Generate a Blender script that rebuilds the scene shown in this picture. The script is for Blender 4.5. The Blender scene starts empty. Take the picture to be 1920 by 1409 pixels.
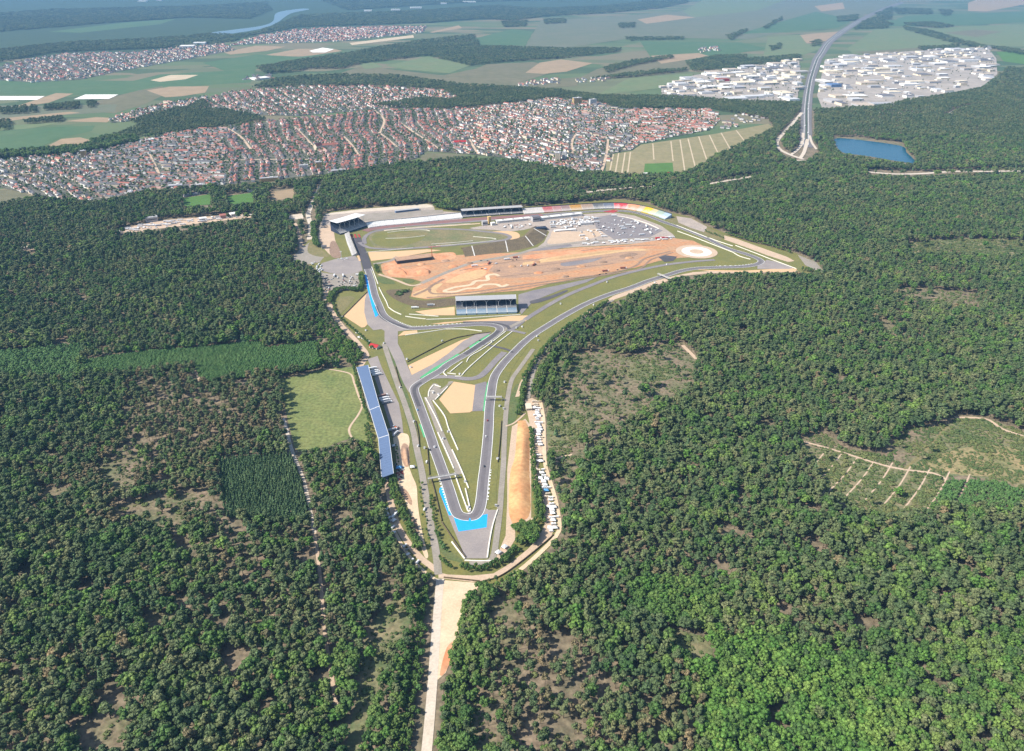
import bpy, bmesh, math, random
import numpy as np
from mathutils import Vector

random.seed(7)
RNG = np.random.default_rng(11)
SC = bpy.context.scene
COL = SC.collection

# ------------------------------------------------------------------ camera
CAM_H = 620.0            # metres above the plain
FPX, CX, CY, HOR = 1450.0, 960.0, 704.5, -70.0
PITCH = math.atan((CY - HOR) / FPX)
cam_d = bpy.data.cameras.new('camera')
cam_d.sensor_width = 36.0
cam_d.lens = 36.0 * FPX / 1920.0
cam_d.clip_start = 1.0
cam_d.clip_end = 60000.0
cam = bpy.data.objects.new('camera', cam_d)
cam.location = (0, 0, CAM_H)
cam.rotation_euler = (math.pi / 2 - PITCH, 0, 0)
COL.objects.link(cam)
SC.camera = cam

# ------------------------------------------------------------------ light
SUN_EL, SUN_AZ = math.radians(43), math.radians(-106)     # azimuth from +Y, clockwise
w = bpy.data.worlds.new('World')
SC.world = w
w.use_nodes = True
nt = w.node_tree
sky = nt.nodes.new('ShaderNodeTexSky')
sky.sky_type = 'NISHITA'
sky.sun_disc = False
sky.sun_elevation = SUN_EL
sky.sun_rotation = SUN_AZ
sky.air_density = 1.0
sky.dust_density = 1.0
nt.links.new(sky.outputs[0], nt.nodes['Background'].inputs[0])
nt.nodes['Background'].inputs[1].default_value = 0.12
sun_d = bpy.data.lights.new('sun', 'SUN')
sun_d.energy = 5.0
sun_d.angle = math.radians(0.5)
sun_d.color = (1.0, 0.955, 0.88)
sun = bpy.data.objects.new('sun', sun_d)
sdir = Vector((math.sin(SUN_AZ) * math.cos(SUN_EL), math.cos(SUN_AZ) * math.cos(SUN_EL), math.sin(SUN_EL)))
sun.rotation_euler = (-sdir).to_track_quat('-Z', 'Y').to_euler()
sun.location = (-300, 800, 900)
COL.objects.link(sun)
SC.view_settings.view_transform = 'Standard'
SC.view_settings.look = 'None'
SC.view_settings.gamma = 1.0
SC.view_settings.exposure = 0.55
SC.cycles.use_denoising = True
SC.cycles.max_bounces = 5
SC.cycles.diffuse_bounces = 2
SC.cycles.glossy_bounces = 2
SC.cycles.transmission_bounces = 2
SC.cycles.volume_bounces = 0
SC.cycles.transparent_max_bounces = 6

# ------------------------------------------------------------------ pixel <-> ground
SP, CP = math.sin(PITCH), math.cos(PITCH)

def G(px, py, z=0.0):
    """photo pixel -> point of the plain (or of the level z above it)"""
    u, v = (px - CX), (py - CY)
    fx, fy, fz = u, FPX * CP - v * SP, -(FPX * SP + v * CP)
    t = (z - CAM_H) / fz
    return (fx * t, fy * t, z)

def proj(P):
    P = np.asarray(P, float)
    x, y, z = P[..., 0], P[..., 1], P[..., 2] - CAM_H
    d = y * CP - z * SP
    v = -(y * SP + z * CP)
    return CX + FPX * x / d, CY + FPX * v / d

def pip(px, py, poly):
    inside = np.zeros(px.shape, bool)
    n = len(poly)
    for i in range(n):
        x1, y1 = poly[i]
        x2, y2 = poly[(i + 1) % n]
        if y1 == y2:
            continue
        c = ((y1 > py) != (y2 > py)) & (px < (x2 - x1) * (py - y1) / (y2 - y1) + x1)
        inside ^= c
    return inside

def catmull(pts, sub=6, closed=False):
    pts = [Vector(p) for p in pts]
    n = len(pts)
    out = []
    rng = range(n) if closed else range(n - 1)
    for i in rng:
        if closed:
            p0, p1, p2, p3 = pts[(i - 1) % n], pts[i], pts[(i + 1) % n], pts[(i + 2) % n]
        else:
            p0, p1, p2, p3 = pts[max(i - 1, 0)], pts[i], pts[i + 1], pts[min(i + 2, n - 1)]
        for k in range(sub):
            t = k / sub
            out.append(0.5 * ((2 * p1) + (-p0 + p2) * t + (2 * p0 - 5 * p1 + 4 * p2 - p3) * t * t + (-p0 + 3 * p1 - 3 * p2 + p3) * t ** 3))
    if not closed:
        out.append(pts[-1])
    return out

# ------------------------------------------------------------------ materials
MATS = {}

def mat(name, col, rough=0.9, var=None, vscale=0.02, amt=0.5, fine=0.25, fscale=0.4, spec=0.2, metallic=0.0, stretch=None):
    """base colour + large patches towards `var` + fine grain, all by world position"""
    if name in MATS:
        return MATS[name]
    m = bpy.data.materials.new(name)
    m.use_nodes = True
    nt = m.node_tree
    bs = nt.nodes['Principled BSDF']
    bs.inputs['Roughness'].default_value = rough
    bs.inputs['Specular IOR Level'].default_value = spec
    bs.inputs['Metallic'].default_value = metallic
    if var is None and fine == 0:
        bs.inputs['Base Color'].default_value = (*col, 1)
    else:
        geo = nt.nodes.new('ShaderNodeNewGeometry')
        vec = geo.outputs['Position']
        if stretch:
            mp = nt.nodes.new('ShaderNodeMapping')
            mp.inputs['Rotation'].default_value = (0, 0, stretch[0])
            mp.inputs['Scale'].default_value = (1, stretch[1], 1)
            nt.links.new(vec, mp.inputs['Vector'])
            vec = mp.outputs['Vector']
        n1 = nt.nodes.new('ShaderNodeTexNoise')
        n1.inputs['Scale'].default_value = vscale
        n1.inputs['Detail'].default_value = 5
        n1.inputs['Roughness'].default_value = 0.62
        nt.links.new(vec, n1.inputs['Vector'])
        r1 = nt.nodes.new('ShaderNodeMapRange')
        r1.inputs['From Min'].default_value = 0.35
        r1.inputs['From Max'].default_value = 0.68
        r1.inputs['To Max'].default_value = amt
        nt.links.new(n1.outputs['Fac'], r1.inputs['Value'])
        mx = nt.nodes.new('ShaderNodeMix')
        mx.data_type = 'RGBA'
        mx.inputs['A'].default_value = (*col, 1)
        v = var if var else tuple(c * 0.8 for c in col)
        mx.inputs['B'].default_value = (*v, 1)
        nt.links.new(r1.outputs['Result'], mx.inputs['Factor'])
        n2 = nt.nodes.new('ShaderNodeTexNoise')
        n2.inputs['Scale'].default_value = fscale
        n2.inputs['Detail'].default_value = 3
        nt.links.new(vec, n2.inputs['Vector'])
        r2 = nt.nodes.new('ShaderNodeMapRange')
        r2.inputs['From Min'].default_value = 0.3
        r2.inputs['From Max'].default_value = 0.7
        r2.inputs['To Min'].default_value = 1 - fine
        r2.inputs['To Max'].default_value = 1 + fine
        nt.links.new(n2.outputs['Fac'], r2.inputs['Value'])
        ml = nt.nodes.new('ShaderNodeMix')
        ml.data_type = 'RGBA'
        ml.blend_type = 'MULTIPLY'
        ml.inputs['Factor'].default_value = 1
        nt.links.new(mx.outputs['Result'], ml.inputs['A'])
        nt.links.new(r2.outputs['Result'], ml.inputs['B'])
        nt.links.new(ml.outputs['Result'], bs.inputs['Base Color'])
    MATS[name] = m
    return m

def foliage_mat(name, c1, c2, c3, patch=0.012):
    """per-tree, per-clump and per-stand colour variation"""
    c1, c2, c3 = [(c[0] * 1.16, c[1] * 1.08, c[2] * .88) for c in (c1, c2, c3)]
    m = bpy.data.materials.new(name)
    m.use_nodes = True
    nt = m.node_tree
    bs = nt.nodes['Principled BSDF']
    bs.inputs['Roughness'].default_value = 0.75
    bs.inputs['Specular IOR Level'].default_value = 0.25
    oi = nt.nodes.new('ShaderNodeObjectInfo')
    geo = nt.nodes.new('ShaderNodeNewGeometry')
    n1 = nt.nodes.new('ShaderNodeTexNoise')
    n1.inputs['Scale'].default_value = patch
    n1.inputs['Detail'].default_value = 3
    nt.links.new(oi.outputs['Location'], n1.inputs['Vector'])
    a1 = nt.nodes.new('ShaderNodeMath')            # stand patch + individual
    a1.operation = 'MULTIPLY_ADD'
    nt.links.new(oi.outputs['Random'], a1.inputs[0])
    a1.inputs[1].default_value = 0.75
    a2 = nt.nodes.new('ShaderNodeMapRange')
    a2.inputs['From Min'].default_value = 0.3
    a2.inputs['From Max'].default_value = 0.7
    a2.inputs['To Min'].default_value = -0.2
    a2.inputs['To Max'].default_value = 0.45
    nt.links.new(n1.outputs['Fac'], a2.inputs['Value'])
    nt.links.new(a2.outputs['Result'], a1.inputs[2])
    rp = nt.nodes.new('ShaderNodeValToRGB')
    rp.color_ramp.elements[0].color = (*c1, 1)
    rp.color_ramp.elements[1].color = (*c3, 1)
    e = rp.color_ramp.elements.new(0.5)
    e.color = (*c2, 1)
    nt.links.new(a1.outputs[0], rp.inputs['Fac'])
    r2 = nt.nodes.new('ShaderNodeMapRange')
    r2.inputs['To Min'].default_value = 0.65
    r2.inputs['To Max'].default_value = 1.4
    nt.links.new(geo.outputs['Random Per Island'], r2.inputs['Value'])
    ml = nt.nodes.new('ShaderNodeMix')
    ml.data_type = 'RGBA'
    ml.blend_type = 'MULTIPLY'
    ml.inputs['Factor'].default_value = 1
    nt.links.new(rp.outputs['Color'], ml.inputs['A'])
    nt.links.new(r2.outputs['Result'], ml.inputs['B'])
    nt.links.new(ml.outputs['Result'], bs.inputs['Base Color'])
    MATS[name] = m
    return m

# soils, paving and paint
mat('forest_soil', (.135, .12, .072), var=(.25, .185, .125), vscale=.03, amt=1, fine=.4, fscale=.15)
mat('scrub_soil', (.235, .17, .115), var=(.115, .13, .058), vscale=.03, amt=1, fine=.4, fscale=.2)
mat('scrub_green', (.10, .135, .055), var=(.27, .21, .12), vscale=.03, amt=.9, fine=.3, fscale=.2)
mat('scrub_yellow', (.33, .25, .125), var=(.13, .15, .06), vscale=.03, amt=.9, fine=.3, fscale=.2)
mat('farmland', (0.091, 0.133, 0.059), var=(0.161, 0.161, 0.084), vscale=.0012, amt=1, fine=.18, fscale=.006)
mat('grass_olive', (0.193, 0.176, 0.053), var=(0.139, 0.148, 0.049), vscale=.03, amt=.8, fine=.15, fscale=.3)
mat('grass_green', (0.085, 0.128, 0.043), var=(0.162, 0.153, 0.060), vscale=.03, amt=.8, fine=.2, fscale=.3)
mat('grass_oval', (.15, .16, .07), var=(.24, .19, .10), vscale=.025, amt=1, fine=.2, fscale=.2)
mat('grass_dry', (0.230, 0.187, 0.085), var=(0.145, 0.145, 0.060), vscale=.04, amt=.8, fine=.2, fscale=.3)
mat('meadow', (0.200, 0.208, 0.072), var=(0.111, 0.153, 0.047), vscale=.022, amt=.8, fine=.3, fscale=.2)
mat('gravel_trap', (0.624, 0.400, 0.216), var=(0.576, 0.376, 0.216), vscale=.05, amt=.6, fine=.05, fscale=.5)
mat('asphalt_track', (.175, .158, .160), var=(.215, .195, .192), vscale=.05, amt=.8, fine=.06, fscale=.6)
mat('asphalt_line', (.145, .130, .134), var=(.18, .163, .162), vscale=.04, amt=1, fine=.08, fscale=.5)
mat('asphalt_drag', (.075, .068, .075), var=(.11, .10, .10), vscale=.05, amt=.7, fine=.08, fscale=.6)
mat('asphalt_rubber', (.085, .08, .085), var=(.12, .11, .11), vscale=.05, amt=.8, fine=.08, fscale=.6)
mat('asphalt_light', (.26, .225, .21), var=(.32, .275, .245), vscale=.03, amt=1, fine=.08, fscale=.5)
mat('asphalt_grey', (.20, .18, .185), var=(.26, .228, .215), vscale=.03, amt=1, fine=.12, fscale=.4)
mat('service_road', (.32, .275, .23), var=(.24, .215, .165), vscale=.04, amt=.8, fine=.12, fscale=.4)
mat('sand_lane', (0.554, 0.407, 0.286), var=(0.454, 0.336, 0.231), vscale=.05, amt=.8, fine=.12, fscale=.4)
mat('sand_pale', (0.672, 0.517, 0.344), var=(0.558, 0.410, 0.262), vscale=.05, amt=.9, fine=.12, fscale=.4)
mat('gravel_road', (.60, .51, .41), var=(.50, .42, .32), vscale=.06, amt=.8, fine=.1, fscale=.4)
mat('earth_orange', (.50, .235, .11), var=(.42, .28, .17), vscale=.025, amt=.9, fine=.24, fscale=.14, stretch=(.18, 2.6))
mat('paddock_tan', (.34, .285, .245), var=(.44, .36, .29), vscale=.03, amt=.9, fine=.16, fscale=.2)
mat('earth_red', (.55, .22, .10), var=(.58, .36, .21), vscale=.03, amt=.9, fine=.15, fscale=.15)
mat('earth_yellow', (0.571, 0.386, 0.193), var=(0.521, 0.311, 0.168), vscale=.03, amt=.7, fine=.1, fscale=.15)
mat('mound_sand', (.52, .235, .10), var=(.62, .36, .16), vscale=.025, amt=1, fine=.14, fscale=.2)
mat('earth_brown', (.24, .16, .11), var=(.33, .22, .15), vscale=.05, amt=.8, fine=.2, fscale=.3)
mat('earth_mauve', (.33, .215, .15), var=(.46, .28, .165), vscale=.03, amt=.9, fine=.22, fscale=.2, stretch=(.18, 2.4))
mat('bank_brown', (.125, .095, .06), var=(.17, .13, .07), vscale=.05, amt=.8, fine=.3, fscale=.4)
mat('paint_blue', (.02, .34, .86), rough=.6, var=(.03, .39, .9), vscale=.1, amt=.6, fine=.04)
mat('paint_green', (.09, .36, .15), rough=.6, var=(.11, .42, .18), vscale=.1, amt=.6, fine=.08)
mat('paint_red', (.40, .06, .05), rough=.6, fine=.08)
mat('paint_white', (.80, .78, .72), rough=.6, fine=.06)
mat('tarmac_red', (.27, .13, .115), var=(.20, .13, .12), vscale=.03, amt=.8, fine=.08)
mat('barrier_white', (.78, .73, .62), rough=.7, fine=.08)
mat('concrete', (.42, .40, .38), rough=.8, fine=.12)
mat('concrete_light', (.62, .59, .54), rough=.8, fine=.1)
mat('terrace_white', (.86, .83, .78), rough=.8, fine=.08)
mat('white_metal', (.80, .79, .77), rough=.45, fine=.03)
mat('grey_metal', (.36, .37, .39), rough=.45, fine=.05)
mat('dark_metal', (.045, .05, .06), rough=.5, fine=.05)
mat('glass_dark', (.03, .04, .05), rough=.15, fine=0, spec=.5)
mat('rubber', (.02, .02, .02), rough=.8, fine=0)
mat('solar_blue', (.10, .145, .24), rough=.5, var=(.115, .165, .27), vscale=.04, amt=.5, fine=.04, spec=.3)
mat('water', (.006, .075, .13), rough=.25, var=(.008, .09, .15), vscale=.01, amt=.6, fine=.03, spec=.3)
mat('river', (.13, .21, .26), rough=.3, fine=.03)
mat('motorway', (.185, .17, .165), var=(.15, .14, .135), vscale=.004, amt=.7, fine=.05, fscale=.05)
mat('soil_tan', (0.336, 0.240, 0.144), var=(0.288, 0.216, 0.128), vscale=.006, amt=.8, fine=.08, fscale=.02)
mat('soil_sand', (0.527, 0.425, 0.289), var=(0.468, 0.365, 0.230), vscale=.006, amt=.8, fine=.06, fscale=.02)
mat('foil_white', (.82, .79, .72), fine=.04, fscale=.02)
mat('crop_green', (0.069, 0.132, 0.056), var=(0.096, 0.145, 0.066), vscale=.006, amt=.8, fine=.07, fscale=.02)
mat('crop_pale', (0.132, 0.178, 0.079), var=(0.165, 0.178, 0.086), vscale=.006, amt=.8, fine=.08, fscale=.02)
mat('crop_olive', (0.139, 0.135, 0.073), var=(0.178, 0.155, 0.092), vscale=.005, amt=.8, fine=.09, fscale=.02)
mat('crop_grey', (.125, .145, .085), var=(.165, .16, .105), vscale=.004, amt=.8, fine=.06, fscale=.02)
mat('stubble', (.27, .225, .12), var=(.21, .19, .09), vscale=.012, amt=.9, fine=.1, fscale=.05)
mat('crop_dark', (0.045, 0.075, 0.039), var=(0.060, 0.090, 0.042), vscale=.006, amt=.8, fine=.08, fscale=.02)
mat('pitch_green', (0.086, 0.176, 0.038), fine=.06, fscale=.05)
mat('town_ground', (.15, .135, .115), var=(.085, .10, .06), vscale=.02, amt=1, fine=.25, fscale=.06)
mat('yard', (.40, .345, .29), var=(.30, .265, .23), vscale=.008, amt=1, fine=.12, fscale=.03)
for nm, c in dict(bark=(.10, .07, .05), wall_white=(.80, .77, .71), wall_cream=(.66, .56, .42), wall_grey=(.45, .42, .40),
                  roof_red=(.34, .13, .095), roof_brown=(.20, .125, .10), roof_grey=(.13, .125, .13), roof_pink=(.38, .235, .195),
                  hall_white=(.80, .77, .72), hall_grey=(.40, .39, .39), hall_cream=(.70, .60, .44), hall_blue=(.12, .19, .33), hall_pale=(.55, .54, .53), hall_beige=(.50, .41, .32),
                  hall_dark=(.17, .16, .17), ochre=(.66, .44, .18), seat_grey=(.26, .27, .29), seat_lit_blue=(.25, .34, .42), seat_shaded_dark=(.03, .042, .068),  # dark seat tone carries the shade under the stand roofs
                  cloth_blue=(.12, .35, .62), orange_paint=(.72, .16, .04), car_dark=(.035, .04, .05), car_red=(.4, .03, .03), car_silver=(.45, .46, .48)).items():
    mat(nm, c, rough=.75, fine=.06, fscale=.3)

foliage_mat('needles', (.050, .090, .042), (.082, .122, .056), (.140, .160, .082))
foliage_mat('needles_brown', (.11, .11, .062), (.15, .135, .082), (.20, .16, .10))
foliage_mat('leaves', (.042, .095, .028), (.070, .135, .036), (.118, .175, .052))
foliage_mat('leaves_bright', (.052, .130, .028), (.080, .170, .036), (.135, .215, .056))
foliage_mat('young_green', (.046, .112, .036), (.060, .130, .042), (.080, .148, .052))
foliage_mat('spruce', (.066, .130, .066), (.084, .148, .074), (.105, .165, .084))
foliage_mat('shrub', (.055, .095, .036), (.085, .118, .046), (.13, .142, .062))

# ------------------------------------------------------------------ objects
def tag(o, label=None, cat=None, group=None, kind=None):
    if label:
        o['label'] = label
    if cat:
        o['category'] = cat
    if group:
        o['group'] = group
    if kind:
        o['kind'] = kind
    return o

def mesh_obj(name, verts, faces, mats, parent=None, midx=None, link=True):
    me = bpy.data.meshes.new(name)
    me.from_pydata([tuple(v) for v in verts], [], faces)
    for m in (mats if isinstance(mats, (list, tuple)) else [mats]):
        me.materials.append(MATS[m] if isinstance(m, str) else m)
    if midx is not None:
        me.polygons.foreach_set('material_index', np.asarray(midx, np.int32))
    me.update()
    o = bpy.data.objects.new(name, me)
    if link:
        COL.objects.link(o)
    if parent:
        o.parent = parent
    return o

def empty(name, loc=(0, 0, 0), rz=0.0):
    o = bpy.data.objects.new(name, None)
    o.location = loc
    o.rotation_euler = (0, 0, rz)
    o.empty_display_size = 2
    COL.objects.link(o)
    return o

class MB:
    """mesh builder: boxes, prisms, sheets, tubes collected into ONE mesh"""
    def __init__(s):
        s.v, s.f, s.m = [], [], []
    def add(s, vs, fs, m=0):
        b = len(s.v)
        s.v += [tuple(v) for v in vs]
        s.f += [tuple(i + b for i in f) for f in fs]
        s.m += [m] * len(fs)
        return s
    def box(s, c, size, rz=0.0, m=0, top=1.0):
        """c = centre of the base; top = scale of the top face"""
        x, y, z = size
        ca, sa = math.cos(rz), math.sin(rz)
        vs = []
        for zz, k in ((0, 1.0), (z, top)):
            for ax, ay in ((-.5, -.5), (.5, -.5), (.5, .5), (-.5, .5)):
                lx, ly = ax * x * k, ay * y * k
                vs.append((c[0] + lx * ca - ly * sa, c[1] + lx * sa + ly * ca, c[2] + zz))
        return s.add(vs, [(3, 2, 1, 0), (4, 5, 6, 7), (0, 1, 5, 4), (1, 2, 6, 5), (2, 3, 7, 6), (3, 0, 4, 7)], m)
    def bar(s, a, b, wd, h=None, m=0):
        a, b = Vector(a), Vector(b)
        d = b - a
        if d.length < 1e-6:
            return s
        d.normalize()
        up = Vector((0, 0, 1)) if abs(d.z) < .95 else Vector((1, 0, 0))
        sx = d.cross(up).normalized()
        sz = sx.cross(d).normalized()
        h = h or wd
        vs = []
        for p in (a, b):
            for i, j in ((-1, -1), (1, -1), (1, 1), (-1, 1)):
                vs.append(p + sx * i * wd / 2 + sz * j * h / 2)
        return s.add(vs, [(3, 2, 1, 0), (4, 5, 6, 7), (0, 1, 5, 4), (1, 2, 6, 5), (2, 3, 7, 6), (3, 0, 4, 7)], m)
    def slab(s, poly, z0, z1, m=0, ms=None):
        """prism over a world polygon (x, y, [z]); z0/z1 numbers or per-vertex lists"""
        n = len(poly)
        Z0 = z0 if isinstance(z0, (list, tuple)) else [z0] * n
        Z1 = z1 if isinstance(z1, (list, tuple)) else [z1] * n
        vs = [(p[0], p[1], Z0[i]) for i, p in enumerate(poly)] + [(p[0], p[1], Z1[i]) for i, p in enumerate(poly)]
        area = sum(poly[i][0] * poly[(i + 1) % n][1] - poly[(i + 1) % n][0] * poly[i][1] for i in range(n))
        o = list(range(n)) if area > 0 else list(range(n))[::-1]
        fs = [tuple(o[::-1]), tuple(i + n for i in o)]
        s.add(vs, fs, m)
        side = [(o[k], o[(k + 1) % n], o[(k + 1) % n] + n, o[k] + n) for k in range(n)]
        b = len(s.v) - 2 * n
        s.f += [tuple(i + b for i in f) for f in side]
        s.m += [m if ms is None else ms] * n
        return s
    def build(s, name, mats, parent=None):
        return mesh_obj(name, s.v, s.f, mats, parent, s.m)

LAYER = set()

def lift(z):
    """every sheet gets a height of its own, so that no two lie in one plane"""
    if z > 2.9:                       # far sheets: order matters, not height
        z = .9 + (z - 2.9) * .12
    v = round(z * 1.2, 4)
    while v in LAYER:
        v = round(v + .0035, 4)
    LAYER.add(v)
    return v

def sheet(name, px, material, z, smooth=False, kind='structure'):
    """flat polygon of ground cover traced in photo pixels, laid on the plain"""
    z = lift(z)
    pts = [G(*p) for p in px]
    if smooth:
        pts = catmull(pts, 5, True)
    n = len(pts)
    area = sum(pts[i][0] * pts[(i + 1) % n][1] - pts[(i + 1) % n][0] * pts[i][1] for i in range(n))
    if area < 0:
        pts = pts[::-1]
    o = mesh_obj(name, [(p[0], p[1], z) for p in pts], [tuple(range(n))], material)
    return tag(o, kind=kind)

def normals2d(pts, closed=False):
    out = []
    n = len(pts)
    for i in range(n):
        a = pts[(i - 1) % n] if (closed or i > 0) else pts[i]
        b = pts[(i + 1) % n] if (closed or i < n - 1) else pts[i]
        d = Vector((b[0] - a[0], b[1] - a[1], 0))
        d = d.normalized() if d.length > 1e-9 else Vector((1, 0, 0))
        out.append(Vector((-d.y, d.x, 0)))
    return out

RIBBONS = []         # (world points, half width) of every road, for keeping trees off

def ribbon(name, px, width, material, z, off=0.0, closed=False, sub=6, world=False, keep=True):
    z = lift(z)
    pts = [Vector(p) for p in px] if world else catmull([G(*p) for p in px], sub, closed)
    nn = normals2d(pts, closed)
    n = len(pts)
    W = width if callable(width) else (lambda t: width)
    L = [pts[i] + nn[i] * (off + W(i / max(n - 1, 1)) / 2) for i in range(n)]
    R = [pts[i] + nn[i] * (off - W(i / max(n - 1, 1)) / 2) for i in range(n)]
    vs = [(p.x, p.y, z) for p in L] + [(p.x, p.y, z) for p in R]
    fs = []
    for i in range(n if closed else n - 1):
        j = (i + 1) % n
        fs.append((i, i + n, j + n, j))
    o = mesh_obj(name, vs, fs, material)
    tag(o, kind='structure')
    if keep:
        RIBBONS.append(([(p.x, p.y) for p in pts], W(0.5) / 2))
    return o

# ================================================================== the plain
def parcels(m):
    """far farmland: parcels of crop and soil told apart only by colour"""
    nt = m.node_tree
    bs = nt.nodes['Principled BSDF']
    geo = nt.nodes.new('ShaderNodeNewGeometry')
    mp = nt.nodes.new('ShaderNodeMapping')
    mp.inputs['Rotation'].default_value = (0, 0, .35)
    mp.inputs['Scale'].default_value = (1 / 520, 1 / 210, 1)
    vo = nt.nodes.new('ShaderNodeTexVoronoi')
    vo.distance = 'CHEBYCHEV'
    vo.voronoi_dimensions = '2D'
    vo.inputs['Scale'].default_value = 1.0
    nt.links.new(geo.outputs['Position'], mp.inputs['Vector'])
    nt.links.new(mp.outputs['Vector'], vo.inputs['Vector'])
    rp = nt.nodes.new('ShaderNodeValToRGB')
    rp.color_ramp.interpolation = 'CONSTANT'
    cols = [(.10, .17, .075), (.16, .22, .095), (.22, .235, .12), (.075, .135, .06), (.30, .245, .15), (.13, .205, .085), (.19, .21, .11), (.36, .28, .175)]
    els = rp.color_ramp.elements
    while len(els) < len(cols):
        els.new(.5)
    for k, c in enumerate(cols):
        els[k].position = k / len(cols)
        els[k].color = (*[q * .68 for q in c], 1)
    nt.links.new(vo.outputs['Color'], rp.inputs['Fac'])
    old = bs.inputs['Base Color'].links[0].from_socket
    mx = nt.nodes.new('ShaderNodeMix')
    mx.data_type = 'RGBA'
    mx.inputs['Factor'].default_value = .72
    nt.links.new(old, mx.inputs['A'])
    nt.links.new(rp.outputs['Color'], mx.inputs['B'])
    nt.links.new(mx.outputs['Result'], bs.inputs['Base Color'])
parcels(MATS['farmland'])
gm = MB()
gm.add([(-16000, -1500, 0), (16000, -1500, 0), (16000, 30000, 0), (-16000, 30000, 0)], [(0, 1, 2, 3)])
tag(gm.build('ground', 'farmland'), kind='structure')

FOREST = [(-900, 430), (-200, 392), (0, 388), (40, 382), (70, 375), (130, 383), (190, 385), (250, 370), (330, 362), (420, 355), (500, 350),
          (590, 338), (640, 330), (690, 320), (740, 312), (800, 310), (870, 302), (960, 306), (1010, 314), (1080, 328), (1140, 330), (1190, 334),
          (1280, 332), (1330, 305), (1400, 270), (1450, 243), (1440, 225), (1400, 215), (1500, 205), (1545, 207), (1640, 204), (1700, 190), (1760, 182), (1840, 168), (1872, 142),
          (1890, 128), (1920, 130), (2100, 120), (2900, 100), (2900, 2400), (-900, 2400)]
sheet('forest_floor', FOREST, 'forest_soil', .05)

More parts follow.
